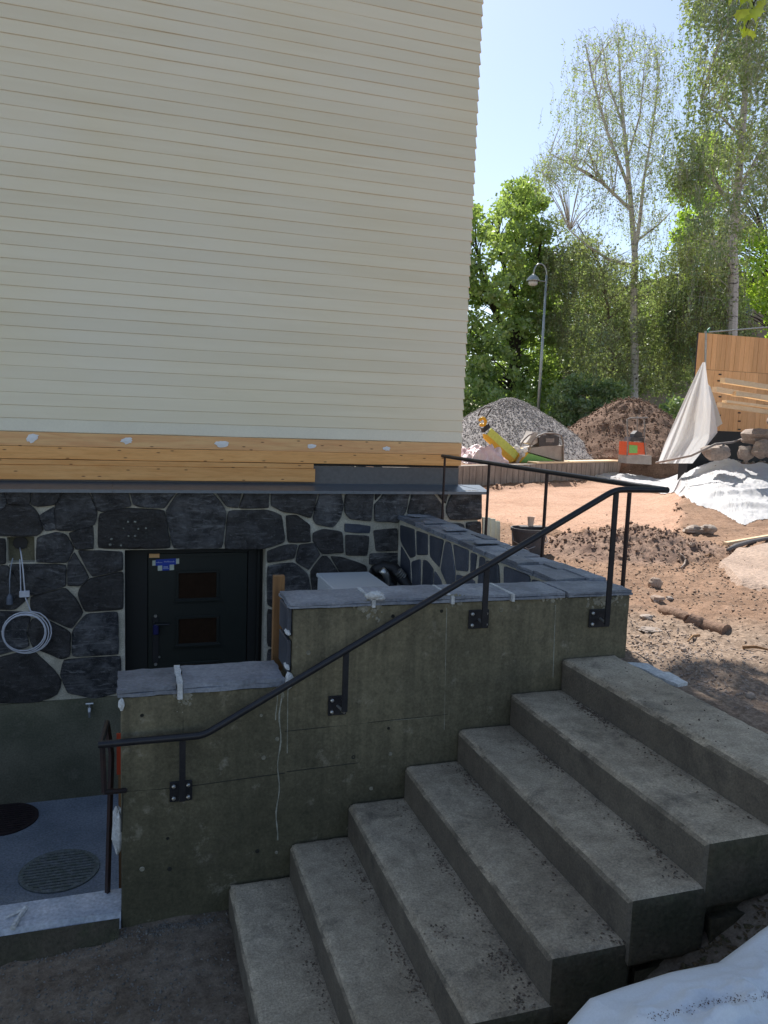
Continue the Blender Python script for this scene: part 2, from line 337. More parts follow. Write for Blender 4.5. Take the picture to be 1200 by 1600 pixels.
M['lampglass'] = plain('lamp_glass', (.7, .7, .68), .3)
M['cup'] = plain('paper_cup', (.75, .55, .42), .7)
M['cream'] = mat('cream_offcut', (.70, .68, .52), (.62, .6, .46), 4, 60, .5, .1, fv=.08)

# ------------------------------------------------------------------ ground
KA = np.array((6.14, 13.98)); KD = np.array((.9, .436)); KN = np.array((-.436, .9))
HEAP = (4.95, 6.85)
def hmap(x, y):
    low = np.clip(-2.42+.568*(x-.445), -2.42, -1.27)
    low = low-.05*sst(.2, -.8, x)-.24*sst(2.3, 2.15, y)*sst(.35, .6, x)
    yard = np.full_like(x, -1.28)
    d = (x-KA[0])*KN[0]+(y-KA[1])*KN[1]; t = (x-KA[0])*KD[0]+(y-KA[1])*KD[1]
    wd = np.where(t > 6.6, .2+(t-6.6)*1.0, .2)
    yard = yard+.38*sst(.02, 1., d/wd)
    bank = sst(-.7, 1.2, x-.80*y)*sst(8.6, 12.2, y)
    yard = yard+bank*.6*(1-.5*sst(17, 22, y))
    # dug out clay bed, trodden edge
    clay = claymask(x, y); yard = yard-.05*clay
    r = np.hypot((x-HEAP[0])/1.1, (y-HEAP[1])/.75)
    cl = fbm(x*3, y*3, 5, .6)
    yard = yard+.20*np.clip(1-r, 0, 1)**.8*(1+.5*fbm(x*5, y*5))+.11*np.clip(1.25-r, 0, 1)*np.abs(fbm(x*11, y*11, 3, .6))*2.6
    edge = np.exp(-((clay-.5)/.28)**2)
    yard = yard+edge*(.03+.10*np.abs(fbm(x*7, y*7, 4, .65)))
    rough = np.where(clay > .5, .4, 1.)
    yard = yard+rough*(.07*cl+.055*fbm(x*7, y*7, 5, .65)+.04*fbm(x*24, y*24, 3, .6))
    yard = yard+clay*(.035*fbm(x*1.2+y*.8, y*11-x*5, 3, .5)+.02*fbm(x*3, y*3+9, 3))
    # ridge beside the old pipe trench
    h = np.where((y > 3.6), yard, np.minimum(low, yard*sst(2.0, 2.5, x)+low*(1-sst(2.0, 2.5, x))))
    h = h+np.where(y > 3.6, 0, .02*fbm(x*6, y*6)+.012*fbm(x*25, y*25, 3)+sst(2.3, 2.15, y)*(.09*fbm(x*4, y*5)+.05*np.abs(fbm(x*13, y*13, 3))))
    return h
def claymask(x, y):
    # smooth clay bed between the kerb and the heap
    nx = x+.5*fbm(x*.9, y*.9, 4); ny = y+.7*fbm(x*.8+5, y*.8, 4)
    a = sst(0, .25, ny-(7.9+.02*(nx-3)))            # near edge
    a = np.where(nx < 5, sst(0, .35, ny-(10.6-1.2*(nx-3))), a)
    b = sst(0, .3, .86*ny-.4-nx)                    # right edge
    c = sst(0, .3, (nx-KA[0])*-KN[0]-(ny-KA[1])*KN[1]-.25)
    return a*b*c
def gaxis(*seg):
    out = []
    for a, b, s in seg:
        n = max(1, int(round((b-a)/s))); out += list(a+(b-a)*np.arange(n)/n)
    out.append(seg[-1][1]); return np.array(out)
gx = gaxis((-120, -20, 20), (-20, -4, 2), (-4, -1, .5), (-1, .445, .05), (.445, 2.36, .05), (2.36, 2.62, .13), (2.62, 3.17, .03), (3.17, 6.2, .03), (6.2, 12, .055), (12, 26, .2), (26, 60, 1.5), (60, 260, 25))
gy = gaxis((-120, -20, 20), (-20, -2, 2), (-2, 1.2, .2), (1.2, 2.08, .044), (2.08, 3.6, .04), (3.6, 6.77, .03), (6.77, 9.5, .035), (9.5, 18, .07), (18, 30, .2), (30, 60, 1.5), (60, 400, 30))
X, Y = np.meshgrid(gx, gy, indexing='ij'); Z = hmap(X, Y)
far = sst(40, 70, np.hypot(X, Y)); Z = Z*(1-far)+(-1.0)*far
nx, ny = X.shape
mx = (X[:-1, :-1]+X[1:, 1:])/2; my = (Y[:-1, :-1]+Y[1:, 1:])/2
hole = ((mx < 2.62) & (my > 3.6) & (my < 6.77)) | ((mx < 3.17) & (my > 6.76) & (my < 16.)) | ((mx > .47) & (mx < 2.42) & (my > 2.12) & (my < 3.6))
I = np.arange(nx*ny).reshape(nx, ny)
Q = np.stack([I[:-1, :-1], I[1:, :-1], I[1:, 1:], I[:-1, 1:]], -1)[~hole]
grd = mesh('ground', np.stack([X, Y, Z], -1).reshape(-1, 3), Q, None, None, True)
clay = claymask(X, Y)*sst(3.7, 3.9, Y)
heapm = np.clip(1.3-np.hypot((X-HEAP[0])/1.1, (Y-HEAP[1])/.75)+fbm(X*3, Y*3)*.6, 0, 1)*(Y > 3.6)
grav = sst(1.5, .9, np.hypot((X-2.8)/1.1, (Y-3.4)/1.0)+fbm(X*2, Y*2)*.8)*sst(2.3, 2.6, X)
lowm = sst(2.75, 2.3, X-.0*Y)*sst(3.75, 3.6, Y)
grass = sst(24, 28, Y+3*fbm(X*.3, Y*.3))
for nm, arr in (('clay', clay), ('heap', sst(.1, .5, heapm)), ('gravelly', grav), ('low', lowm), ('grassy', grass)):
    at = grd.data.attributes.new(nm, 'FLOAT', 'POINT'); at.data.foreach_set('value', arr.astype(np.float32).ravel())
def groundmat():
    m, nt, b = newmat('building_site_ground'); co = coords(nt)
    def A(n): q = nd(nt, 'ShaderNodeAttribute'); q.attribute_name = n; return q.outputs['Fac']
    n1 = noi(nt, co, 1.1, 8, .65); n2 = noi(nt, co, 28, 8, .7); n3 = noi(nt, co, 6, 8, .7); n4 = noi(nt, co, 110, 4, .6)
    c = mixc(nt, ramp(nt, n1, .35, .65), (.31, .195, .13), (.21, .13, .085))
    c = mixc(nt, ramp(nt, n3, .55, .7, 0, .5), c, (.39, .275, .2))
    cc = mixc(nt, ramp(nt, n1, .4, .62), (.47, .295, .21), (.39, .235, .16)); cc = mixc(nt, ramp(nt, n3, .5, .75, 0, .35), cc, (.50, .35, .255))
    c = mixc(nt, A('clay'), c, cc)
    c = mixc(nt, A('heap'), c, mixc(nt, ramp(nt, n3, .4, .65), (.20, .13, .10), (.32, .22, .165)))
    c = mixc(nt, A('gravelly'), c, mixc(nt, ramp(nt, n2, .42, .6), (.23, .165, .12), (.31, .23, .17)))
    c = mixc(nt, A('low'), c, mixc(nt, ramp(nt, n3, .42, .62), (.21, .17, .13), (.13, .10, .073)))
    c = mixc(nt, A('grassy'), c, mixc(nt, ramp(nt, n3, .42, .62), (.04, .06, .02), (.07, .08, .035)))
    c = mixc(nt, 1.0, c, nd2(nt, ramp(nt, n2, .3, .7, .68, 1.3)), 'MULTIPLY'); c = mixc(nt, 1.0, c, nd2(nt, ramp(nt, n4, .3, .7, .8, 1.2)), 'MULTIPLY')
    nt.links.new(c, b.inputs['Base Color']); b.inputs['Roughness'].default_value = .96; b.inputs['Specular IOR Level'].default_value = .2
    bb = bump(nt, b, n2, .8, .015); bump(nt, b, n4, .6, .004, bb); return m
grd.data.materials.append(groundmat()); grd['kind'] = 'structure'
def gz(x, y): return float(hmap(np.array([float(x)]), np.array([float(y)]))[0])
def hit(px, py, it=40):
    """point where the line of sight through (px, py) meets the modelled ground"""
    r = ray((px, py)); a, b_ = 1., 90.
    for n_ in (700, 40, 40):
        t = np.linspace(a, b_, n_) if n_ < 700 else np.geomspace(a, b_, n_)
        k = np.nonzero(r[2]*t < hmap(r[0]*t, r[1]*t))[0]; k = max(1, int(k[0])) if len(k) else n_-1
        a, b_ = t[k-1], t[k]
    return r*((a+b_)/2)

def pebbles(name, P, size, m, parent=None, var=.5, flat=.7):
    """many small angular stones joined into one mesh"""
    n = len(P); base = np.array([(1, 0, 0), (0, 1, 0), (-1, 0, 0), (0, -1, 0), (0, 0, 1), (0, 0, -1)], float)
    s = size*(1+var*(rng.random((n, 1, 3))*2-1)); s = s*np.array((1, 1, flat)); V = base[None]*s+rng.normal(0, .16, (n, 6, 3))*size
    a = rng.random(n)*6.28; c, s_ = np.cos(a)[:, None], np.sin(a)[:, None]
    V = np.stack([V[..., 0]*c-V[..., 1]*s_, V[..., 0]*s_+V[..., 1]*c, V[..., 2]], -1)+np.asarray(P)[:, None]
    f = np.array([(0, 1, 4), (1, 2, 4), (2, 3, 4), (3, 0, 4), (1, 0, 5), (2, 1, 5), (3, 2, 5), (0, 3, 5)])
    Fc = (f[None]+6*np.arange(n)[:, None, None]).reshape(-1, 3)
    off = np.array(wloc(parent)) if parent is not None else 0
    return mesh(name, V.reshape(-1, 3)-off, Fc, m, parent)
def scatter(n, cx, cy, sx, sy, cond=None):
    x = rng.normal(cx, sx, n); y = rng.normal(cy, sy, n)
    if cond is not None: k = cond(x, y); x, y = x[k], y[k]
    return np.stack([x, y, hmap(x, y)], -1)
ok = lambda x, y: (x > 2.66) & (y > 2.3)
M['soilchip'] = mat('earthy_chips', (.34, .24, .17), (.2, .14, .1), 30, 20, .9, 0, fv=.3)
g1 = pebbles('gravel', scatter(3000, 2.85, 3.5, .3, .55, ok), .008, M['pebble']); g1['kind'] = 'stuff'
g2 = pebbles('gravel', scatter(7000, 4.6, 5.6, 1.5, 1.6, lambda x, y: (x > 2.9) & (y > 2.3)), .010, M['soilchip'], var=.85); g2['kind'] = 'stuff'
M['grit'] = mat('grey_grit', (.2, .19, .17), (.1, .095, .085), 30, 20, .9, 0)
ok2 = lambda x, y: (x < .42) & (y < 3.57) & (y > 2)
g3 = pebbles('gravel', np.concatenate([scatter(1500, -.1, 3.1, .5, .35, ok2), scatter(260, .2, 3.54, .15, .02, lambda x, y: (x < .44) & (y < 3.59)), scatter(240, -.3, 3.52, .3, .03, lambda x, y: (x < .44) & (y < 3.59))]), .0065, M['grit']); g3['kind'] = 'stuff'
g4 = pebbles('clods', scatter(900, HEAP[0], HEAP[1], .5, .35, lambda x, y: x > 3.4), .018, M['heapsoil'], flat=.9); g4['kind'] = 'stuff'
xx = rng.random(16000)*12+3; yy = rng.random(16000)*10+6; cmv = claymask(xx, yy); k = (cmv > .08) & (cmv < .75) & (rng.random(16000) < .5) & (xx > 3.3)
g5 = pebbles('clods', np.stack([xx[k], yy[k], hmap(xx[k], yy[k])], -1), .03, M['heapsoil']); g5['kind'] = 'stuff'

# ------------------------------------------------------------------ the house
YP, YC, XP = 6.77, 6.93, 3.175          # stone plinth face, cladding face, plinth corner
XCR = 3.012                               # cladding corner
HX0 = -4.0
FZ = -3.30                                # sunken floor
house = thing('timber_house', 'house with cream clapboard wall above raw pine boards and a dark fieldstone plinth', 'house', (0, YP, 0))
Z0 = float(atY(720, 692, YC)[2]); Z31 = float(atY(745, 137, YC)[2]); PITCH = (Z31-Z0)/31
NCOURSE = int((6.2-Z0)/PITCH)
ZTOP = Z0+NCOURSE*PITCH
core = MB().box(HX0, XCR-.004, YC+.03, 15.4, Z0-.02, ZTOP+.02).build('cladding', M['siding'], house)
def wavy(x, k): return .0022*mnoise.noise(Vector((x*1.7, k*3.1, 0)))+.0012*mnoise.noise(Vector((x*6, k*5.1, 4)))
for k in range(NCOURSE):
    zb = Z0+k*PITCH; zt = zb+PITCH+.012
    x = np.linspace(HX0, XCR+.016, 34); V = []; j = random.uniform(-.004, .004)*.6
    for q in x:
        wz = wavy(q, k)*1.3; wy = wavy(q+40, k)
        tb = .021+wy+j*.5; V += [(q, YC+.030-.002, zt+wz-0.0), (q, YC+.012-.0+wy, zt+wz), (q, YC+.030-tb-.003, zb+wz+.004), (q, YC+.030-tb, zb+wz), (q, YC+.028, zb+wz+.002)]
    n = len(x); Fc = []
    for i in range(n-1):
        a = i*5; b_ = a+5
        for u in range(5): Fc.append((a+u, a+(u+1) % 5, b_+(u+1) % 5, b_+u))
    Fc += [(4, 3, 2, 1, 0), tuple(range((n-1)*5, n*5))]
    V = np.array(V)
    # the end tapers with the board: thicker at its lower edge, so the corner reads as teeth
    e = slice((n-1)*5, n*5); V[e, 0] = XCR+np.array((-.004, -.004, .016, .018, .018))+random.uniform(-.002, .003)
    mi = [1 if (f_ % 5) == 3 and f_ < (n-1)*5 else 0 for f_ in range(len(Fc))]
    mesh('board', V-np.array((0, YP, 0)), Fc, [M['siding'] if k else M['primer'], M['lapshade']], core, False, mi)
    MB().prism([(XCR-.004, YC+.012, zb), (XCR+.02, YC+.012, zb), (XCR+.001, YC+.012, zt), (XCR-.004, YC+.012, zt)], (0, 8.4, 0)).build('board', M['siding'], core)
roof = MB()
roof.prism([(HX0-.4, 6.45, ZTOP), (HX0-.4, 11.2, ZTOP+3.4), (HX0-.4, 15.9, ZTOP), (HX0-.4, 15.9, ZTOP+.25), (HX0-.4, 11.2, ZTOP+3.7), (HX0-.4, 6.45, ZTOP+.25)], (XCR+.55-HX0, 0, 0))
roof.prism([(HX0, YC+.05, ZTOP+.02), (HX0, 15.4, ZTOP+.02), (HX0, 11.2, ZTOP+3.2)], (XCR-HX0-.01, 0, 0))
roof.build('roof', M['roofdark'], house)
# bare pine boards below the cladding
zA = float(atY(0, 674, YC)[2]); zA2 = float(atY(720, 692, YC)[2])
zb1 = float(atY(360, 703.5, YC)[2]); zb2 = float(atY(360, 722.5, YC)[2]); zb3 = float(atY(360, 752.5, YC)[2])
def pineboard(x0, x1, z0, z1, m, y=YC-.002, t=.024):
    n = 40; xs = np.linspace(x0, x1, n); V = []
    for q in xs:
        wz = wavy(q, z0*10)*1.2
        V += [(q, y+t, z0), (q, y+.003, z0+wz), (q, y, z0+.004+wz), (q, y, z1-.004+wz), (q, y+.003, z1+wz), (q, y+t, z1)]
    Fc = [(i*6+u, i*6+(u+1) % 6, i*6+6+(u+1) % 6, i*6+6+u) for i in range(n-1) for u in range(6)]+[(5, 4, 3, 2, 1, 0), tuple(range((n-1)*6, n*6))]
    mesh('pine_board', np.array(V)-np.array((0, YP, 0)), Fc, m, house)
pineboard(HX0, XCR+.008, zb1+.001, Z0-.004, M['pinered'], YC+.004)
pineboard(HX0, XCR+.008, zb2+.002, zb1-.002, M['pine'], YC+.002)
zs = zb2-.045
pineboard(HX0, float(atY(490, 725, YC)[0]), zs, zb2-.002, M['pine'], YC-.004)
pineboard(HX0, float(atY(492, 740, YC)[0]), zb3+.004, zs-.002, M['pine'], YC-.010)
MB().box(HX0, XCR, YC+.035, YC+.3, zb2-.02, Z0).build('sheathing', M['doordark'], house)
MB().box(HX0, XCR-.002, YC+.022, YC+.035, zb3-.06, zb2-.022).build('membrane', M['membrane'], house)
for a in ((616, 634), (515, 585)):
    pass
for (px, py, sx, sz) in ((50, 684, 16, 7), (198, 688.5, 15, 5), (346, 693.5, 17, 5), (488, 697, 12, 4), (604, 701, 10, 3.5)):
    c = atY(px, py, YC); s = YC/F; mb = MB(); n = 18
    ring = []; 
    for k in range(n):
        a = 6.283*k/n; r = .55+.35*random.random()
        ring.append((c[0]+math.cos(a)*sx*.62*s*r*1.3, YC-.0015, c[2]+(math.sin(a)*sz*s*r*1.3)+(math.cos(a)*.01 if px == 50 else 0)))
    mb.add([(c[0], YC-.006, c[2])]+ring, [(0, k+1, (k+1) % n+1) for k in range(n)]); mb.build('filler_patch', M['filler'], house)
# sheet metal ledge
fl = MB(); zf = float(atY(640, 768.5, YP-.05)[2]); zback = float(atY(640, 757, YC)[2])
for (x0, x1) in ((HX0, -.15), (-.148, 1.9), (1.902, XP+.06)):
    fl.prism([(x0, YP-.05, zf-.022), (x0, YP-.05, zf+.004), (x0, YC+.02, zback), (x0, YC+.02, zback-.006), (x0, YP-.044, zf-.003), (x0, YP-.044, zf-.022)], (x1-x0, 0, 0))
fl.prism([(XCR, YC+.0, zback), (XP+.06, YP-.05, zf+.004), (XP+.06, YP-.05, zf-.022), (XP+.06, 15.4, zf-.022), (XP+.06, 15.4, zf+.004), (XCR, 15.4, zback)][:2]+[(XP+.06, 15.4, zf+.004), (XCR, 15.4, zback)], (0, 0, -.004))
fl.box(XP+.056, XP+.06, YP-.05, 15.4, zf-.022, zf+.003)
fl.build('flashing', M['flash'], house)
# plinth body with openings
dl, dr = float(atY(195, 950, YP)[0]), float(atY(414, 950, YP)[0]); dt = float(atY(300, 858, YP)[2])
nl, nr = float(atY(11, 858, YP)[0]), float(atY(54, 858, YP)[0]); nt_, nb = float(atY(30, 839, YP)[2]), float(atY(30, 879, YP)[2])
holes = [(dl, dr, FZ-.2, dt), (nl, nr, nb, nt_)]
def holewall(x0, x1, z0, z1, y0, y1, holes):
    xs = sorted({x0, x1, *[h[0] for h in holes], *[h[1] for h in holes]}); zs = sorted({z0, z1, *[h[2] for h in holes if h[2] > z0], *[h[3] for h in holes]})
    mb = MB()
    for i in range(len(xs)-1):
        for j in range(len(zs)-1):
            cx_, cz_ = (xs[i]+xs[i+1])/2, (zs[j]+zs[j+1])/2
            if any(h[0] < cx_ < h[1] and h[2] < cz_ < h[3] for h in holes): continue
            mb.box(xs[i], xs[i+1], y0, y1, zs[j], zs[j+1])
    return mb
plinth = holewall(HX0, XP-.02, FZ-.25, zf-.022, YP+.006, YP+.42, holes).build('plinth', M['mortar'], house)
MB().box(HX0, XP-.02, YP+.42, 15.4, FZ-.25, zf-.03).build('foundation', M['mortar'], house)
zpl = float(atY(90, 1094, YP)[2])
MB().box(HX0, dl-.001, YP-.012, YP+.0055, FZ-.1, zpl).build('rendered_foot', M['plaster'], house)
MB().box(nl, nr, YP+.10, YP+.11, nb, nt_).build('niche_back', M['plaster'], house)
nc = atY(32, 848, YP+.09)
MB().tube([(nc[0], YP+.095, nc[2]), (nc[0], YP+.08, nc[2])], .055, 12).build('niche_hole', M['black'], house)

def rockstone(poly3, nrm, name, m, parent, depth=.032, rnd=1.0, inset=-.006):
    """a stone with its own outline standing proud of the mortar; poly3 in world space, nrm points outwards"""
    P = [np.array(p, float) for p in poly3]; nrm = np.array(nrm, float); c = sum(P)/len(P)
    per = []
    L = sum(np.linalg.norm(P[(i+1) % len(P)]-P[i]) for i in range(len(P))); step = max(L/40, .01)
    for i in range(len(P)):
        a, b_ = P[i], P[(i+1) % len(P)]; n = max(1, int(np.linalg.norm(b_-a)/step))
        for k in range(n): per.append(a+(b_-a)*k/n)
    # soften corners and shake the outline
    for _ in range(1): per = [(per[i-1]+4*per[i]+per[(i+1) % len(per)])/6 for i in range(len(per))]
    per = [p+(c-p)/np.linalg.norm(c-p)*(inset+.004*rnd*mnoise.noise(Vector(p*14))) for p in per]
    n = len(per); V = []; rings = [(1., -.004), (.995, depth*.55), (.965, depth*.9), (.88, depth), (.72, depth), (.54, depth), (.36, depth), (.16, depth)]
    sd = random.uniform(0, 50); tilt = np.array([random.uniform(-1, 1) for _ in range(3)])*.05*rnd
    for s, d in rings:
        for p in per:
            q = c+(p-c)*s; dd = d
            if d > depth*.5:
                v = Vector(q*5.5)+Vector((sd, 0, 0)); f = mnoise.noise(v)*.55+mnoise.noise(v*2.3)*.35+abs(mnoise.noise(v*5))*.35
                dd = d+rnd*.034*f*(1 if d >= depth else .5)+float(tilt@(q-c))*(1 if s < .97 else .4)
            V.append(q+nrm*max(dd, .002) if d > 0 else q+nrm*d)
    V.append(c+nrm*(depth+.004*rnd)); Fc = []
    for r in range(len(rings)-1):
        for i in range(n): Fc.append((r*n+i, r*n+(i+1) % n, (r+1)*n+(i+1) % n, (r+1)*n+i))
    r = len(rings)-1
    for i in range(n): Fc.append((r*n+i, r*n+(i+1) % n, len(V)-1))
    # consistent winding towards nrm
    a = np.cross(V[r*n+1]-V[r*n], V[-1]-V[r*n])
    if a@nrm < 0: Fc = [tuple(reversed(f)) for f in Fc]
    o = mesh(name, np.array(V)-np.array(wloc(parent)), Fc, m, parent); return shade_auto(o, 18)
T = 767
ST = [[(-30, T), (5, T), (11, 787), (0, 798), (-30, 800)], [(8, T), (48, T), (46, 787), (13, 787)], [(51, T), (98, T), (86, 788), (60, 791), (49, 788)],
 [(101, T), (138, T), (152, 800), (148, 820), (110, 829), (88, 828), (86, 790)], [(141, T), (199, T), (205, 791), (180, 795), (160, 800), (153, 797)],
 [(-30, 803), (0, 799), (12, 788), (46, 788), (60, 803), (68, 828), (58, 837), (-30, 837)], [(62, 806), (84, 792), (87, 827), (71, 829)],
 [(58, 840), (88, 832), (104, 836), (115, 858), (104, 879), (57, 878)], [(108, 833), (145, 822), (146, 857), (119, 858)],
 [(155, 802), (180, 797), (206, 794), (257, 797), (267, 856), (192, 857), (153, 856)], [(122, 860), (191, 862), (192, 890), (144, 901)],
 [(116, 863), (139, 902), (125, 915), (106, 914), (106, 881)], [(14, 882), (103, 882), (102, 916), (50, 930), (30, 908)],
 [(-30, 842), (8, 842), (9, 880), (-30, 884)], [(-30, 887), (12, 884), (30, 910), (46, 932), (24, 952), (-30, 950)],
 [(48, 933), (102, 919), (118, 935), (130, 957), (112, 982), (70, 963), (48, 953)], [(141, 904), (192, 893), (192, 951), (133, 955), (122, 928), (127, 916)],
 [(134, 960), (184, 956), (185, 1022), (113, 1025), (113, 986)], [(66, 965), (110, 988), (109, 1025), (95, 1029), (52, 1010), (43, 988), (50, 967)],
 [(-30, 955), (24, 956), (44, 957), (48, 967), (40, 986), (47, 1009), (-30, 1030)], [(-30, 1035), (50, 1015), (82, 1045), (97, 1063), (90, 1085), (60, 1096), (-30, 1098)],
 [(100, 1031), (188, 1025), (189, 1080), (150, 1091), (106, 1082), (94, 1054)],
 [(203, T), (276, T), (256, 794), (218, 792), (209, 788)], [(281, T), (329, T), (350, 792), (353, 799), (347, 856), (271, 857), (259, 798)],
 [(336, T), (377, T), (371, 793), (355, 791)], [(383, T), (420, T), (419, 793), (374, 794)],
 [(357, 798), (418, 797), (440, 805), (445, 847), (420, 854), (412, 857), (351, 857)],
 [(425, T), (496, T), (490, 795), (485, 810), (462, 801), (444, 800), (423, 790)], [(501, T), (531, T), (536, 789), (532, 808), (520, 824), (494, 819), (489, 811), (494, 790)],
 [(544, T), (583, T), (579, 814), (546, 810), (539, 800), (539, 777)], [(447, 806), (463, 805), (483, 820), (485, 846), (450, 847)],
 [(489, 833), (505, 827), (533, 831), (536, 863), (503, 865), (489, 845)], [(539, 818), (578, 822), (577, 833), (539, 831)], [(540, 836), (576, 838), (573, 868), (541, 867)],
 [(418, 861), (448, 851), (464, 851), (459, 872), (418, 879)], [(468, 852), (490, 849), (499, 866), (482, 890), (462, 877)],
 [(418, 884), (458, 879), (480, 896), (487, 940), (440, 955), (418, 945)], [(418, 950), (440, 959), (486, 944), (492, 1010), (418, 1010)], [(418, 1014), (494, 1014), (500, 1100), (418, 1100)],
 [(485, 893), (503, 869), (511, 868), (536, 907), (545, 960), (493, 960)], [(516, 869), (535, 871), (572, 884), (573, 903), (560, 930), (539, 906)],
 [(588, T), (597, T), (586, 781)], [(602, T), (640, T), (633, 799), (622, 816), (585, 814), (585, 788), (595, 779)],
 [(645, T), (673, T), (689, 788), (693, 796), (693, 813), (640, 816), (637, 800)], [(680, T), (700, T), (695, 786)], [(708, T), (751, T), (751, 811), (704, 812), (697, 800), (698, 790)],
 [(728, 817), (751, 815), (751, 880), (735, 880)], [(700, 817), (724, 819), (731, 880), (690, 880), (690, 825)], [(584, 829), (620, 826), (621, 860), (588, 861)],
 [(578, 865), (622, 864), (623, 880), (577, 882)], [(578, 888), (595, 884), (622, 884), (623, 940), (575, 940)]]
for i, s in enumerate(ST):
    q = [atY(a, b_, YP) for a, b_ in s]
    tile = i in (32, 33, 48, 49)
    rockstone(q, (0, -1, 0), 'stone', M['slate'] if i == 32 else M['rock'], plinth, .022 if not tile else .012, 1.0 if not tile else .5)
# side stones of the plinth corner
for k in range(9):
    y0 = YP+.1+k*.9; z = zf-.05
    for r_ in range(1):
        q = [(XP-.02, y0, z-.5), (XP-.02, y0+.84, z-.52), (XP-.02, y0+.8, z-.03), (XP-.02, y0+.03, z-.02)]
        rockstone(q, (1, 0, 0), 'stone', M['rock'], plinth, .02)
# spatter of white dots on the lintel stone
mb = MB()
for (a, b_) in ((200, 816), (211, 816), (193, 826), (216, 827), (228, 826), (201, 838), (211, 838), (174, 843), (189, 853), (172, 852)):
    c = atY(a, b_, YP-.045); mb.tube([c+np.array((0, .02, 0)), c], [.006+.007*random.random(), .003], 7)
mb.build('paint_spot', M['efflo'], house)

# door in its reveal
YD = YP+.17
door = thing('x', 'x', 'x'); bpy.data.objects.remove(door)
door = bpy.data.objects.new('door', None); COL.objects.link(door); door.parent = house
fr = MB(); fl_, frr = dl+.004, dr-.004
ll, lr = float(atY(231, 950, YD)[0]), float(atY(386, 950, YD)[0]); lt = float(atY(300, 864, YD)[2])
fr.box(fl_, ll-.004, YD-.01, YD+.10, FZ, dt-.004); fr.box(lr+.004, frr, YD-.01, YD+.10, FZ, dt-.004); fr.box(ll-.004, lr+.004, YD-.01, YD+.10, lt+.004, dt-.004)
fr.box(frr-.05, frr-.03, YD-.05, YD-.01, FZ, dt-.004); fr.build('door_frame', M['doordark'], door)
MB().box(fl_, frr, YD+.10, YD+.2, FZ, dt).build('door_back', M['doordark'], door)
lf = MB(); lf.box(ll, lr, YD, YD+.05, FZ+.02, lt, 0, .004); leaf = lf.build('door_leaf', M['door'], door)
def rect(px0, py0, px1, py1, Yq):
    a = atY(px0, (py0+py1)/2, Yq); b_ = atY(px1, (py0+py1)/2, Yq); c = atY((px0+px1)/2, py0, Yq); d = atY((px0+px1)/2, py1, Yq)
    return float(a[0]), float(b_[0]), float(d[2]), float(c[2])
def frame(mb, x0, x1, z0, z1, y0, y1, t):
    mb.box(x0, x1, y0, y1, z0, z0+t, 0, .003); mb.box(x0, x1, y0, y1, z1-t, z1, 0, .003); mb.box(x0, x0+t, y0, y1, z0+t, z1-t, 0, .003); mb.box(x1-t, x1, y0, y1, z0+t, z1-t, 0, .003)
for (a, b_, c, d) in ((275, 891, 342, 938), (275, 962, 342, 1008), (275, 1033, 342, 1079)):
    x0, x1, z0, z1 = rect(a, b_, c, d, YD); mb = MB(); frame(mb, x0, x1, z0, z1, YD-.014, YD-.001, .022); mb.box(x0-.01, x1+.01, YD-.03, YD-.0145, z0-.004, z0+.014, 0, .003)
    wf = mb.build('window_frame', M['door'], door); MB().box(x0+.022, x1-.022, YD-.004, YD-.001, z0+.022, z1-.022).build('pane', M['darkglass'], wf)
    mb = MB(); mb.box(x0-.04, x1+.05, YD-.006, YD-.001, z1+.115, z1+.121); mb.build('moulding', M['door'], door)
hx, _, hz0, hz1 = rect(238, 968, 252, 1035, YD)
MB().box(hx, hx+.055, YD-.01, YD-.001, hz0+.0, hz1+.02, 0, .003).build('lock_plate', M['black'], door)
hp = MB(); hp.tube([(hx+.028, YD-.01, hz1-.03), (hx+.028, YD-.06, hz1-.03), (hx+.04, YD-.065, hz1-.03), (hx+.14, YD-.065, hz1-.032)], .01, 8); hp.build('handle', M['black'], door)
MB().box(hx+.005, hx+.05, YD-.075, YD-.045, hz1-.12, hz1-.03, 0, .008).build('handle_wrap', plain('dark_blue_film', (.01, .012, .09), .4), door)
for (a, b_, r_) in ((243, 962, .013), (243, 1037, .013), (249, 1026, .008)):
    c = atY(a, b_, YD); MB().tube([(c[0], YD-.02, c[2]), (c[0], YD-.001, c[2])], r_, 12).build('lock_cylinder', M['steel'], door)
x0, x1, z0, z1 = rect(233, 865, 249, 871, YD); MB().box(x0, x1, YD-.012, YD-.001, z0, z1).build('wood_chip', M['pinered'], door)
sgn = bpy.data.objects.new('taped_note', None); COL.objects.link(sgn); sgn.parent = door
def quadpx(pts, Yq, name, m): MB().pxprism(pts, Yq, .0015).build(name, m, sgn)
quadpx([(243, 874.5), (276, 872.5), (276, 882), (243, 884)], YD-.003, 'note_strip', M['blue']); quadpx([(253, 883.5), (266, 883), (266, 891), (253, 891.5)], YD-.003, 'note_strip', M['blue'])
for pts in ([(238, 876), (243, 875.5), (243, 883.5), (238, 884)], [(275, 873), (280, 872.6), (280, 881), (275, 881)], [(246.5, 884), (253.5, 883.5), (253.5, 891.5), (246.5, 892)], [(265, 882.5), (272, 882), (272, 890.5), (265, 891)]):
    quadpx(pts, YD-.006, 'masking_tape', M['tape'])
mb = MB()
for (a0, a1, yb) in ((244.5, 254.6, 879.6), (256.3, 272.5, 878.4)):
    q = a0
    while q < a1-.6:
        wq = random.uniform(.5, .9); hq = random.choice((1.1, 1.1, 1.3, 2.0)); mb.pxprism([(q, yb-hq), (q+wq*.7, yb-hq-.05), (q+wq*.7, yb), (q, yb+.05)], YD-.0055, .002); q += wq+.35
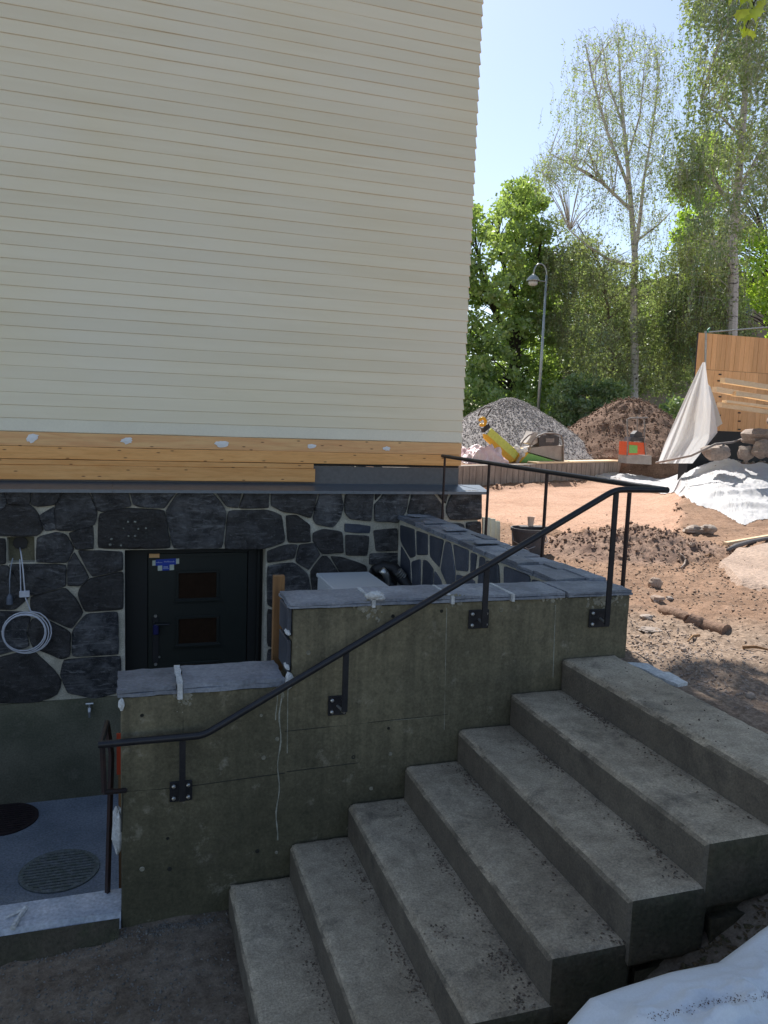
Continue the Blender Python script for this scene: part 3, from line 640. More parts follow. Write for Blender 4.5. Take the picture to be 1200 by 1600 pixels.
for q in (255.8, 257.6, 259.4, 261.2): mb.pxprism([(q, 885.), (q+1.1, 885.), (q+1.1, 887.), (q, 887.)], YD-.0055, .002)
mb.pxprism([(254.5, 888.3), (264, 887.9), (264, 888.5), (254.5, 888.9)], YD-.0055, .002)
mb.build('lettering', M['letter'], sgn)
# tap on the rendered foot
tp = bpy.data.objects.new('wall_tap', None); COL.objects.link(tp); tp.parent = house; c = atY(140, 1112, YP-.04)
MB().tube([c+np.array((0, .05, .03)), c+np.array((0, .035, .03))], .035, 14).build('rosette', M['steel'], tp)
MB().tube([c+np.array((0, .035, .03)), c+np.array((0, -.02, .03)), c+np.array((-.0, -.035, .01)), c+np.array((-.0, -.035, -.035))], [.014, .014, .012, .010], 10).build('spout', M['steel'], tp)
MB().tube([c+np.array((0, 0, .03)), c+np.array((0, 0, .07))], .008, 8).tube([c+np.array((-.03, 0, .07)), c+np.array((.03, 0, .07))], .01, 8).build('tap_handle', M['steel'], tp)

# cables on the stone wall
cab = thing('coiled_cable', 'white cable hanging from the wall niche and coiled into loose rings', 'cable', tuple(atY(40, 985, YP-.06)))
mb = MB(); pts = [atY(a, b_, YP-.06+dy) for a, b_, dy in ((31, 856, .1), (33, 866, .02), (36, 890, 0), (38, 915, 0), (40, 935, 0), (48, 955, -.01))]
cc = atY(39.5, 988, YP-.07); R0 = 33*YP/F
path = pts[:]
for k in range(1, 24*4+1):
    a = math.radians(70)-2*math.pi*k/24; rr = R0*(1-.05*(k/24))*(1+.05*math.sin(a+1+k*.045)); path.append(cc+np.array((math.cos(a)*rr+.006*math.sin(k*.2), -.004*(k/24), math.sin(a)*rr*.98)))
mb.tube(path, .0052, 7); mb.build('cable', M['whiteplastic'], cab, True)
mb = MB(); mb.tube([atY(a, b_, YP-.055) for a, b_ in ((31, 874), (32, 900), (32.5, 925))], .0045, 7); mb.box(*[v for v in (float(atY(32, 925, YP)[0]), float(atY(48, 925, YP)[0]))], YP-.08, YP-.05, float(atY(40, 930, YP)[2]), float(atY(40, 920.5, YP)[2]), 0, .003); mb.build('cable_tag', M['whiteplastic'], cab)
cab2 = thing('hanging_plug', 'grey cable with a dark plug hanging left of the coiled white cable', 'cable', tuple(atY(15, 935, YP-.06)))
MB().tube([atY(a, b_, YP-.06) for a, b_ in ((20, 872), (17, 885), (15, 905), (15, 930))], .0045, 7).build('cable', plain('grey_cable', (.3, .33, .38), .5), cab2, True)
MB().tube([atY(15, 928, YP-.06), atY(15, 934, YP-.06), atY(15, 944, YP-.06)], [.008, .022, .024], 10).build('plug', plain('grey_plug', (.12, .14, .18), .5), cab2)

# ------------------------------------------------------------------ sunken area
fo = MB().box(-4, 2.36, 3.6, YP+.15, FZ-.2, FZ).build('floor', M['floor']); fo['kind'] = 'structure'
si = MB(); 
xs = np.linspace(-4, -.052, 60); V = []
for q in xs:
    e = .012*mnoise.noise(Vector((q*5, 0, 0)))
    V += [(q, 3.60+e, FZ), (q, 3.60+e, -2.39), (q, 3.615+e, -2.352), (q, 3.79, -2.345), (q, 3.80, -2.36), (q, 3.80, FZ)]
Fc = [(i*6+u, i*6+(u+1) % 6, i*6+6+(u+1) % 6, i*6+6+u) for i in range(59) for u in range(6)]+[(5, 4, 3, 2, 1, 0), tuple(range(59*6, 60*6))]
sil = tag(mesh('sill_wall', V, Fc, M['sill']), 'low pale blue grey sill wall along the front of the sunken yard', 'wall')
mb = MB(); mb.tube([atZ(40, 1418, -2.338), atZ(30, 1432, -2.34), atZ(20, 1450, -2.345)], [.012, .01, .014], 6).tube([atZ(38, 1420, -2.338), atZ(22, 1428, -2.338), atZ(8, 1434, -2.34)], [.008, .006, .004], 6)
sp = mb.build('mortar_splash', M['whitemortar']); sp.parent = sil
mb = MB()
xs = np.linspace(-3.9, -.06, 110); V = []
for q in xs:
    e = .02*mnoise.noise(Vector((q*7, 3, 0))); V += [(q, 3.598, -2.375), (q, 3.56+e, -2.385+e*.3), (q, 3.50+e*1.5, -2.46)]
mb.add(V, [(i*3+u, i*3+u+1, i*3+4+u, i*3+3+u) for i in range(109) for u in range(2)])
ms = mb.build('moss', M['moss'], None, True); ms['kind'] = 'stuff'
MB().box(-4.0, -3.9, 3.8, YP, FZ, -1.3).build('end_wall', M['plaster'])
bpy.data.objects['end_wall']['label'] = 'plain rendered wall closing the sunken yard at its far left end'; bpy.data.objects['end_wall']['category'] = 'wall'
def cover(px, py, r_, label, m, ribs=True):
    c = atZ(px, py, FZ+.006); mb = MB(); n = 40
    t = thing('drain_cover', label, 'drain cover', (c[0], c[1], FZ))
    mb.tube([(c[0], c[1], FZ+.001), (c[0], c[1], FZ+.012)], r_, n); mb.build('cover_ring', m, t)
    mb = MB(); 
    for k in range(-6, 7):
        h = math.sqrt(max(0, (r_*.88)**2-(k*r_*.135)**2))
        if h > .03: mb.box(c[0]-h, c[0]+h, c[1]+k*r_*.135-.008, c[1]+k*r_*.135+.008, FZ+.0122, FZ+.019)
    mb.build('ribs', m, t)
cover(5, 1280, .26, 'dark brown round drain cover in the blue grey sunken floor', mat('rusty_cast_iron', (.035, .022, .022), None, 10, 90, .8, .5))
cover(93, 1360, .27, 'moss speckled grey round cover near the handrail post', mat('mossy_cast_iron', (.19, .21, .22), (.12, .14, .12), 30, 120, .8, .8, fv=.5))

# ------------------------------------------------------------------ concrete wall with slate caps
ww = thing('retaining_wall', 'stepped board marked concrete wall with slate capping around the sunken yard', 'wall', (.7, 3.6, -2.4))
YW = 3.6; XL = -.05; XS = .735; XR = 2.625
ZL = float(atY(300, 1068, YW)[2])-.045; ZU = -.925
def gridbox(mb, x0, x1, y0, y1, z0, z1, s=.04, amp=.003, m=0, rag=0, j0=False, j1=False, mfront=None):
    """box whose faces carry a fine grid with shallow unevenness and worn edges"""
    nx_, ny_, nz_ = [max(2, int((b_-a)/s)) for a, b_ in ((x0, x1), (y0, y1), (z0, z1))]
    idx = {}; V = []; Fc = []; front = set()
    def vid(i, j, k):
        if (i, j, k) in idx: return idx[(i, j, k)]
        p = np.array((x0+(x1-x0)*i/nx_, y0+(y1-y0)*j/ny_, z0+(z1-z0)*k/nz_))
        n = np.array((int(i == nx_ and not j1)-int(i == 0 and not (j0 and p[2] < ZL-.01)), int(j == ny_)-int(j == 0), int(k == nz_)-int(k == 0)), float)
        f = mnoise.noise(Vector(p*4))*.6+mnoise.noise(Vector(p*15))*.4
        e = np.abs(n).sum()
        if e > 1: f -= 1.2+rag*abs(mnoise.noise(Vector(p*9)))*3
        q = p+n*amp*f; idx[(i, j, k)] = len(V); V.append(q); return idx[(i, j, k)]
    for i in range(nx_):
        for j in range(ny_):
            Fc.append((vid(i, j, nz_), vid(i+1, j, nz_), vid(i+1, j+1, nz_), vid(i, j+1, nz_)))
            Fc.append((vid(i, j+1, 0), vid(i+1, j+1, 0), vid(i+1, j, 0), vid(i, j, 0)))
    for i in range(nx_):
        for k in range(nz_):
            Fc.append((vid(i, 0, k), vid(i+1, 0, k), vid(i+1, 0, k+1), vid(i, 0, k+1))); front.add(Fc[-1])
            Fc.append((vid(i, ny_, k+1), vid(i+1, ny_, k+1), vid(i+1, ny_, k), vid(i, ny_, k)))
    for j in range(ny_):
        for k in range(nz_):
            Fc.append((vid(0, j, k+1), vid(0, j+1, k+1), vid(0, j+1, k), vid(0, j, k)))
            Fc.append((vid(nx_, j, k), vid(nx_, j+1, k), vid(nx_, j+1, k+1), vid(nx_, j, k+1)))
    mb.add(V, Fc, m)
    if mfront is not None: mb.M[len(mb.M)-len(Fc):] = [mfront if f in front else m for f in Fc]
    return mb
mb = MB(); gridbox(mb, XL, XS, YW, YW+.25, FZ, ZL, .035, .003, rag=.3, j1=True); low = mb.build('concrete_body', M['concrete'], ww, True)
mb = MB(); gridbox(mb, XS, XR, YW, YW+.25, FZ, ZU, .035, .003, rag=.25, j0=True); upb = mb.build('concrete_body', M['concrete'], ww, True)
mb = MB(); mb.box(XR-.25, XR-.001, YW+.252, YP-.003, FZ, ZU); mb.build('concrete_body', M['concrete'], ww)
for o in (low, upb): shade_auto(o, 50)
# form marks
def seamx(px0, py0, px1, py1, m='seam', t=.0022):
    a, b_ = atY(px0, py0, YW), atY(px1, py1, YW); n = 14; P = [a+(b_-a)*k/n+np.array((0, .0008, .0015*mnoise.noise(Vector((k*.7, px0, 0))))) for k in range(n+1)]
    for p in P: p[1] = YW+.0008
    MB().tube(P, t, 5).build('form_seam', M[m], ww)
seamx(192, 1237, 265, 1232); seamx(300, 1228, 445, 1208); seamx(445, 1143, 700, 1116); seamx(286, 1085, 286, 1150); seamx(868, 945, 864, 1058, 'efflo', .0028); seamx(698, 950, 694, 1140, 'efflo', .002)
seamx(192, 1240, 190, 1300); seamx(448, 1206, 560, 1192); seamx(606, 1126, 676, 1121, 'efflo', .0016)
def drip(pts, wpx, name='lime_streak', m='efflo', y=YW-.0012):
    V = []; n = len(pts)
    for i, (a, b_) in enumerate(pts):
        ww_ = wpx*(.6+.8*random.random())
        V += [atY(a-ww_/2, b_, y), atY(a+ww_/2, b_, y), atY(a+ww_/2, b_, y+.004), atY(a-ww_/2, b_, y+.004)]
    Fc = [(i*4+u, i*4+(u+1) % 4, i*4+4+(u+1) % 4, i*4+4+u) for i in range(n-1) for u in range(4)]+[(3, 2, 1, 0), tuple(range(4*n-4, 4*n))]
    MB().add(V, Fc).build(name, M[m], ww)
drip([(440+2*math.sin(k*.9)-k*.35, 1060+k*11) for k in range(24)], 1.8); drip([(450-.1*k, 1060+k*9) for k in range(14)], 1.3); drip([(432+1.5*math.sin(k), 1075+k*10) for k in range(6)], 1.2)
def smear(px, py, wx, wy, m='smear', n=70):
    """crumbs of mortar left on the face below a joint"""
    mb = MB()
    for _ in range(n):
        a = px+random.gauss(0, wx*.35); b_ = py+abs(random.gauss(0, wy*.45)); s = random.uniform(.3, 1.0)*.013
        c = atY(a, b_, YW); c[1] = YW-.0005; k0 = random.random()*6
        ring = [c+np.array((math.cos(k0+k*1.257)*s*random.uniform(.6, 1.2), 0, math.sin(k0+k*1.257)*s*random.uniform(.6, 1.4))) for k in range(5)]
        mb.add([c+np.array((0, -.003, 0))]+ring, [(0, k+1, (k+1) % 5+1) for k in range(5)])
    mb.build('mortar_smear', M[m], ww)['kind'] = 'stuff'
smear(288, 1078, 18, 30); smear(580, 938, 30, 30, n=90); smear(707, 930, 22, 18, n=50); smear(985-40, 930, 40, 22, n=60); smear(860, 930, 30, 10, n=30); smear(440, 1065, 10, 20, n=30)
for (a, b_) in ((222, 1118), (614, 963), (690, 955), (783, 953), (866, 948), (262, 1310), (265, 1358), (222, 1358), (402, 1330), (432, 1332), (607, 1138), (610, 1178), (433, 1155), (412, 1184), (482, 1020), (408, 1118), (552, 1183), (580, 1232)):
    c = atY(a, b_, YW); mb = MB(); n = 12; r0 = .009*random.uniform(.7, 1.1)
    V = []
    for (r_, d) in ((r0*1.25, .0008), (r0, -.0035), (r0*.75, -.0005), (0.0001, -.0002)): V += [(c[0]+r_*math.cos(6.283*k/n), YW+d, c[2]+r_*math.sin(6.283*k/n)) for k in range(n)]
    mb.add(V, [(r_*n+k, r_*n+(k+1) % n, (r_+1)*n+(k+1) % n, (r_+1)*n+k) for r_ in range(3) for k in range(n)]); mb.build('tie_hole', M['smear'] if random.random() < .5 else M['seam'], ww)
# cap slabs on the front wall
def slab(pts, z0, z1, name='cap_slab', m='capslate', parent=ww, amp=.013, layers=2):
    """irregular split slate: a stack of thin sheets with ragged edges; pts outline in x, y"""
    n0 = len(pts); out = []
    for i in range(n0):
        a, b_ = np.array(pts[i]), np.array(pts[(i+1) % n0]); k_ = max(2, int(np.linalg.norm(b_-a)/.035))
        for k in range(k_): out.append(a+(b_-a)*k/k_)
    c = sum(out)/len(out); mb = MB(); n = len(out); zs_ = [z0+(z1-z0)*k/layers for k in range(layers+1)]
    for L in range(layers):
        sd = random.uniform(0, 99); ring = []
        for p in out:
            d = (c-p)/np.linalg.norm(c-p); f = amp*(mnoise.noise(Vector((p[0]*18, p[1]*18, sd)))+.5*mnoise.noise(Vector((p[0]*50, p[1]*50, sd))))+.002*L
            ring.append(p+d*f)
        zt_ = zs_[L+1]; V = [(p[0], p[1], zs_[L]+.0015) for p in ring]+[(p[0], p[1], zt_-.001+.003*mnoise.noise(Vector((p[0]*9, p[1]*9, sd)))) for p in ring]+[(c[0]+(p[0]-c[0])*.5, c[1]+(p[1]-c[1])*.5, zt_+.004*mnoise.noise(Vector((p[0]*14, p[1]*14, sd+5)))) for p in ring]+[(c[0], c[1], zt_)]
        Fc = [(k, (k+1) % n, n+(k+1) % n, n+k) for k in range(n)]+[(n+k, n+(k+1) % n, 2*n+(k+1) % n, 2*n+k) for k in range(n)]+[(2*n+k, 2*n+(k+1) % n, 3*n) for k in range(n)]
        mb.add(V, Fc)
    o = mb.build(name, M[m], parent); return shade_auto(o, 30)
bx = [XL-.015, float(atY(285, 1070, YW)[0])-.012, XS-.035]
slab([(bx[0], YW-.008), (bx[1]-.012, YW-.006), (bx[1]-.01, YW+.27), (bx[0], YW+.27)], ZL+.001, ZL+.042)
slab([(bx[1]+.014, YW-.008), (bx[2], YW-.01), (bx[2]-.01, YW+.27), (bx[1]+.016, YW+.27)], ZL+.001, ZL+.047, layers=2)
def blob(mb, c, s, n=7, seed=0):
    V = []; Fc = []
    for i in range(1, n):
        for k in range(n+2):
            th = math.pi*i/n; ph = 6.283*k/(n+2); d = np.array((math.sin(th)*math.cos(ph), math.sin(th)*math.sin(ph), math.cos(th)))
            V.append(np.array(c)+d*np.array(s)*(1+.3*mnoise.noise(Vector(d*2.5)+Vector((seed, 0, 0)))))
    V += [np.array(c)+np.array((0, 0, s[2])), np.array(c)-np.array((0, 0, s[2]))]; m_ = n+2
    for i in range(n-2):
        for k in range(m_): Fc.append((i*m_+k, (i+1)*m_+k, (i+1)*m_+(k+1) % m_, i*m_+(k+1) % m_))
    for k in range(m_): Fc.append((len(V)-2, k, (k+1) % m_)); Fc.append((len(V)-1, (n-2)*m_+(k+1) % m_, (n-2)*m_+k))
    mb.add(V, Fc)
def joint(x, z0, z1, w_=.012, y0=YW-.022, y1=YW+.26):
    mb = MB(); n = 7
    V = []
    for k in range(n+1):
        y = y0+(y1-y0)*k/n; a = w_*(1+.5*mnoise.noise(Vector((y*20, x*9, 0)))); V += [(x-a, y, z0), (x+a, y, z0), (x+a*.9, y, z1), (x-a*.9, y, z1)]
    mb.add(V, [(i*4+u, i*4+(u+1) % 4, i*4+4+(u+1) % 4, i*4+4+u) for i in range(n) for u in range(4)]+[(3, 2, 1, 0), tuple(range(4*n, 4*n+4))])
    mb.build('mortar_joint', M['whitemortar'], ww)
joint(bx[1]+.001, ZL-.02, ZL+.054, .014); 
mb = MB(); blob(mb, (XS-.012, YW-.01, ZL+.03), (.022, .02, .04), seed=3); blob(mb, (XL+.004, YW-.005, ZL-.03), (.014, .012, .03), seed=8); mb.build('mortar_joint', M['whitemortar'], ww)
ux = [XS-.028]+[float(atY(p, 930, YW)[0]) for p in (583, 706, 800, 885)]+[XR+.012]
for i in range(5):
    slab([(ux[i]+.008, YW-.009+random.uniform(-.004, .004)), (ux[i+1]-.008, YW-.009+random.uniform(-.004, .004)), (ux[i+1]-.006, YW+.275), (ux[i]+.01, YW+.275)], ZU+.001, ZU+.032+random.uniform(-.004, .004), layers=2)
    if i in (1, 2, 3): joint(ux[i], ZU-.004, ZU+.036, .009)
mb = MB(); c = atY(585, 930, YW-.02); blob(mb, c, (.05, .02, .02), seed=1); blob(mb, c+np.array((.03, -.0, -.015)), (.028, .018, .012), seed=2); mb.build('mortar_joint', M['whitemortar'], ww)
# end face of the upper wall clad with slate, two splashes of mortar
for (z0, z1) in ((ZU-.14, ZU-.004), (ZU-.5, ZU-.16)):
    MB().box(XS-.022, XS-.001, YW+.02, YW+.24, max(z0, ZL+.06), z1, 0, .004).build('slate_tile', M['slate'], ww)
mb = MB(); blob(mb, (XS-.02, YW+.03, ZU-.12), (.012, .05, .012), seed=4); blob(mb, (XS-.02, YW+.03, ZU-.29), (.012, .05, .012), seed=5); mb.build('mortar_joint', M['whitemortar'], ww)
mb = MB(); blob(mb, (XL-.012, YW+.06, -1.97), (.03, .05, .12), seed=6); mb.build('foam_patch', M['whitemortar'], ww)
# inner face of the side wall: big slate pieces
XI = XR-.25
face = MB().box(XI-.02, XI-.001, YW+.26, YP-.004, FZ+.01, ZU-.002).build('mortar_bed', M['mortar'], ww)
RS = [[(626, 818), (648, 825), (650, 867), (642, 870), (634, 857), (627, 843)], [(652, 827), (669, 833), (669, 865), (652, 865)], [(672, 834), (694, 842), (687, 885), (673, 868)],
 [(697, 843), (705, 846), (712, 890), (711, 940), (701, 915), (689, 888)], [(709, 848), (733, 858), (732, 891), (714, 889)], [(737, 861), (746, 865), (743, 890), (736, 895)],
 [(627, 850), (641, 874), (645, 960), (627, 950)], [(644, 875), (658, 871), (657, 965), (647, 962)], [(661, 872), (668, 874), (678, 887), (675, 970), (660, 967)], [(680, 889), (690, 905), (703, 975), (678, 971)],
 [(750, 867), (758, 870), (765, 940), (747, 938)], [(761, 873), (780, 880), (784, 950), (768, 945)], [(788, 882), (828, 897), (830, 903), (820, 950), (788, 950)],
 [(833, 903), (845, 906), (846, 950), (826, 950)], [(851, 907), (866, 912), (870, 950), (851, 950)], [(714, 895), (735, 901), (743, 906), (741, 950), (714, 950)]]
for s in RS:
    q = [atX(a, b_+2, XI-.02) for a, b_ in s]; q = [p for p in q]
    rockstone(q, (-1, 0, 0), 'slate_piece', M['slate'], ww, .010, .35, -.001)
# slate capping of the side wall: overlapping irregular sheets
y = YW+.27; k = 0
while y < YP-.06:
    L = random.uniform(.16, .3); y1 = min(y+L, YP-.01)
    for side in (0, 1):
        if side == 0: a, b_ = XI-.05+random.uniform(-.015, .015), XI+.12+random.uniform(-.04, .04)
        else: a, b_ = b_+.006, XR+.012+random.uniform(-.012, .006)
        sk = random.uniform(-.03, .03); dz = random.uniform(0, .012)
        slab([(a, y+.004+sk*.3), (b_, y+.004+sk), (b_, y1-.004+sk*.6), (a, y1-.004)], ZU+.001, ZU+.034+dz, 'cap_slab', layers=2, amp=.014)
    if random.random() < .55:
        q = y+random.uniform(0, .1); slab([(XI+random.uniform(-.03, .05), q), (XR-random.uniform(.02, .1), q+.03), (XR-random.uniform(.02, .12), q+random.uniform(.1, .18)), (XI+.02, q+.15)], ZU+.047, ZU+.056, 'cap_slab', layers=1, amp=.014)
    y = y1

# ------------------------------------------------------------------ stairs
st = thing('outdoor_stairs', 'broad flight of seven worn concrete steps beside the concrete wall', 'stairs', (.45, 2.8, -2.45))
SX = .0815*3.6; SZ = .0474*3.6; X1, Z1 = .6126*3.6, -.3492*3.6
for i in range(7):
    x0 = X1-SX*i+random.uniform(-.004, .004); zt = Z1-SZ*i; x1 = x0+SX+.03 if i else x0+.34
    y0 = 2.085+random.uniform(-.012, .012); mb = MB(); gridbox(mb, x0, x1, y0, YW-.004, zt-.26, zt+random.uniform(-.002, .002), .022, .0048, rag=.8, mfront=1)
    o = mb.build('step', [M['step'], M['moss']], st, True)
    fb = MB(); gridbox(fb, x0+random.uniform(-.02, .03), x0+SX+.02, y0+random.uniform(.0, .03), YW-.1, zt-.62, zt-.263, .03, .016, rag=1.6); shade_auto(fb.build('foundation_stone', M['mossrock'], st, True), 30)
    shade_auto(o, 45)
# crumbs, soil and litter on the treads
P = []
for i in range(7):
    zt = Z1-SZ*i; x0 = X1-SX*i
    for _ in range(60):
        P.append((x0+SX*(1-abs(random.gauss(0, .12)))-.012 if i else x0+random.random()*.3, random.uniform(2.15, 3.55), zt+.002))
for (a, b_, n, z) in ((1050, 1362, 22, Z1-2*SZ), (960, 1470, 40, Z1-3*SZ), (780, 1500, 50, Z1-4*SZ), (690, 1460, 30, Z1-4*SZ), (815, 1575, 60, Z1-4*SZ), (660, 1540, 50, Z1-5*SZ)):
    c = atZ(a, b_, z)
    for _ in range(n): P.append((c[0]+random.gauss(0, .03), c[1]+random.gauss(0, .05), z+.002))
for i in range(1, 7):
    zt = Z1-SZ*i; x0 = X1-SX*i
    for _ in range(4):
        yy_ = random.uniform(2.25, 3.45)
        for _ in range(26): P.append((x0+SX-abs(random.gauss(0, .022))-.006, yy_+random.gauss(0, .07), zt+.002))
P = [p for p in P if 2.1 < p[1] < 3.58]
lt_ = pebbles('grit', P, .0045, mat('tan_grit', (.2, .15, .11), (.1, .08, .06), 30, 20, .95, 0)); lt_['kind'] = 'stuff'

P = scatter(2600, 1.7, 1.95, .5, .16, lambda x, y: (y < 2.07) & (x > .5) & (x < 3))
lt2 = pebbles('leaf_litter', P, .011, mat('leaf_litter', (.13, .08, .045), (.06, .06, .03), 40, 20, .95, 0), flat=.35); lt2['kind'] = 'stuff'
# ------------------------------------------------------------------ handrail
hr = thing('stair_handrail', 'black iron handrail bolted to the concrete wall following the stairs', 'handrail', (1.2, 3.5, -2.3))
YR = 3.52
P0, P1, P2 = atY(158, 1161, YR), atY(318, 1151, YR), atY(962, 765, YR); zr = P2[2]; P0[2] = P1[2] = (P0[2]+P1[2])/2
XO = float(atY(1040, 763, YR)[0])
PE = np.array((XO, YR, zr)); RR = .0165
def rnd(A, B, C, r=.03, n=5):
    A, B, C = map(np.array, (A, B, C)); a = B+(A-B)/np.linalg.norm(A-B)*r; c = B+(C-B)/np.linalg.norm(C-B)*r
    return [(1-t)**2*a+2*t*(1-t)*B+t*t*c for t in np.linspace(0, 1, n)]
PB = np.array((XO, YP-.06, zr))
hook_top = atY(167, 1129, 3.80)
rail = MB().tube([P0-np.array((.012, 0, 0))]+rnd(P0, P1, P2, .04)+rnd(P1, P2, PE, .05)+[PE], RR, 12).tube([PE-np.array((0, .015, 0)), PB], RR, 12)
rail.tube([P0, hook_top], RR*.85, 10).tube([PE-np.array((.002, 0, 0)), PE+np.array((.012, 0, 0))], RR, 12)
shade_auto(rail.build('rail', M['iron'], hr), 40)
foot = atZ(168, 1394, -2.345); hookb = hook_top
MB().tube([hook_top+np.array((0, 0, .0)), np.array((hook_top[0]+.02, hook_top[1], hook_top[2]-.16)), np.array((foot[0], foot[1], -2.346))], .0135, 4).build('post', M['rustiron'], hr)
MB().tube([atY(160, 1166, YR), atY(163, 1238, YR)], .012, 4).tube([atY(162, 1238, YR), atY(196, 1235, 3.60)], .012, 8).build('bracket', M['rustiron'], hr)
def post(px, ytop, ybot, plate, side):
    a = atY(px[0], ytop, YR); b_ = atY(px[1], ybot, YR); x = (a[0]+b_[0])/2
    MB().box(x-.014, x+.014, YR-.006, YR+.006, float(b_[2]), float(a[2])).build('post', M['iron'], hr)
    q = rect(*plate, YW); pl = MB().box(q[0], q[1], YW-.014, YW-.005, q[2], q[3], 0, .002).build('mounting_plate', M['iron'], hr)
    cx_, cz_ = (q[0]+q[1])/2, (q[2]+q[3])/2; hx_, hz_ = (q[1]-q[0])/2-.018, (q[3]-q[2])/2-.02
    for sx in (-1, 1):
        for sz in (-1, 1):
            bx_ = cx_+sx*hx_; bz_ = cz_+sz*hz_
            MB().tube([(bx_, YW-.014, bz_), (bx_, YW-.022, bz_), (bx_, YW-.026, bz_)], [.0095, .009, .004], 8).build('bolt', M['steel'], pl)
    MB().tube([(cx_, YW-.014, cz_), (x, YR, cz_-.012)], .0065, 8).build('spacer', M['steel'], pl)
post((286, 284), 1157, 1252, (265, 1219, 300, 1250), 0); post((541, 538), 1016, 1112, (512, 1086, 540, 1116), 0)
post((760, 757), 882, 980, (731, 952, 762, 981), 0); post((963, 948), 768, 977, (919, 951, 951, 979), 0)
for (px, py) in ((985, 915), (855, 830), (764, 830), (694, 815)):
    # these stand along the outer face of the side wall
    r = ray((px if px != 985 else 984, 765 if px == 985 else 735)); yq = r[1]/r[0]*XO; yq = min(yq, YP-.12)
    MB().box(XO-.006, XO+.006, yq-.013, yq+.013, -1.2, zr-.005).build('post', M['rustiron'], hr)
    MB().tube([(XR, yq, -1.1), (XO, yq, -1.1)], .008, 8).build('spacer', M['steel'], hr)

# ------------------------------------------------------------------ things in the sunken yard
x0 = float(atY(426, 960, 4.0)[0]); x1 = float(atY(443, 960, 4.0)[0]); zt = float(atY(434, 899, 4.0)[2])
tag(MB().box(x0, x1, 3.98, 4.02, FZ, zt, 0, .002).build('wood_stud', M['oldwood']), 'upright weathered timber stud beside the end of the tall wall', 'board')
cbx = thing('heat_pump_cabinet', 'pale grey metal cabinet standing behind the slate capped wall', 'cabinet', (1.7, 6.2, FZ))
a = atY(494, 895, 6.62); b_ = atY(576, 893, 6.62); ztc = float((a[2]+b_[2])/2); xa, xb = float(a[0]), float(b_[0]); 
MB().box(xa+.01, xb-.01, 5.5, 6.6, FZ+.08, ztc-.04, 0, .006).build('cabinet_body', M['cabinet'], cbx); MB().box(xa, xb, 5.45, 6.62, ztc-.036, ztc, 0, .008).build('lid', M['cabinet'], cbx)
MB().box(xa+.05, xb-.05, 5.6, 6.5, FZ, FZ+.079).build('foot', M['black'], cbx)
pp = thing('insulated_pipes', 'black insulated pipes with two shiny elbows beside the grey cabinet', 'pipes', (2.1, 6.5, FZ))
for j, (pts) in enumerate((((596, 890), (602, 896), (606, 905), (607, 925), (607, 960)), ((622, 893), (628, 900), (634, 908), (638, 925), (638, 960)))):
    MB().tube([atY(a, b_, 6.5) for a, b_ in pts], [.034, .034, .032, .03, .03], 10).build('elbow', M['steel'] if j == 0 else M['galv'], pp, True)
MB().tube([atY(585, 893, 6.6), atY(600, 885, 6.62), atY(616, 889, 6.55), atY(630, 905, 6.45), atY(650, 930, 6.3), (2.15, 6.3, FZ)], .055, 10).tube([atY(590, 905, 6.6), atY(612, 915, 6.5), atY(618, 960, 6.45), (2.0, 6.4, FZ)], .05, 10).build('pipe_insulation', M['black'], pp, True)
mb = MB(); 
for k in range(4): 
    c0 = atY(622+k*2.4, 893+k*2.6, 6.44); mb.tube([c0, c0+np.array((.01, -.002, -.008))], .041, 10)
mb.build('hose_clamp', M['steel'], pp)
rp = MB(); c = atY(188, 1180, 4.6); rp.box(c[0]-.02, c[0]+.02, 4.58, 4.6, float(atY(188, 1208, 4.6)[2]), float(atY(188, 1145, 4.6)[2]))
o = rp.build('red_marker', M['redpaint'])
MB().box(c[0]-.012, c[0]+.012, 4.585, 4.595, FZ, float(atY(188, 1208, 4.6)[2])).build('stake', M['oldwood'], None).parent = o
tag(o, 'narrow orange red marker board behind the left end of the concrete wall', 'marker')

# ------------------------------------------------------------------ near yard objects
def rockmesh(c, s, seed, m, name, parent=None, n=10, flat=None, hard=1.0, rot=0):
    V = []; Fc = []; m_ = n+4; sd = Vector((seed*3.7, seed*1.3, 0))
    cr, sr = math.cos(rot), math.sin(rot)
    def pt(d):
        # quantised noise gives broken faces
        f = 1+.42*mnoise.noise(Vector(d*1.4)+sd)*hard+.16*mnoise.noise(Vector(d*4)+sd)
        sup = (abs(d[0])**3+abs(d[1])**3+abs(d[2])**3)**(-1/3)
        q = d*(sup*.6+.4)*f*np.array(s); return np.array(c)+np.array((q[0]*cr-q[1]*sr, q[0]*sr+q[1]*cr, q[2]))
    for i in range(1, n):
        for k in range(m_):
            th = math.pi*i/n; ph = 6.283*k/m_; V.append(pt(np.array((math.sin(th)*math.cos(ph), math.sin(th)*math.sin(ph), math.cos(th)))))
    V += [pt(np.array((0, 0, 1.))), pt(np.array((0, 0, -1.)))]
    for i in range(n-2):
        for k in range(m_): Fc.append((i*m_+k, (i+1)*m_+k, (i+1)*m_+(k+1) % m_, i*m_+(k+1) % m_))
    for k in range(m_): Fc.append((len(V)-2, k, (k+1) % m_)); Fc.append((len(V)-1, (n-2)*m_+(k+1) % m_, (n-2)*m_+k))
    o = MB().add(V, Fc).build(name, m, parent); return shade_auto(o, 28)
def rockat(px, py, wpx, hpx, seed, m, label, name='loose_stone', dpt=None, group=None, hard=1., n=10, rot=0, cat='stone'):
    g = hit(px, py); s = np.linalg.norm(g)/F*.97
    r = rockmesh((g[0], g[1]+wpx*s*.3, g[2]+hpx*s*.42), (wpx*s/2, (dpt or wpx*.8)*s/2, hpx*s*.58), seed, m, name, None, n, hard=hard, rot=rot)
    return tag(r, label, cat, group)
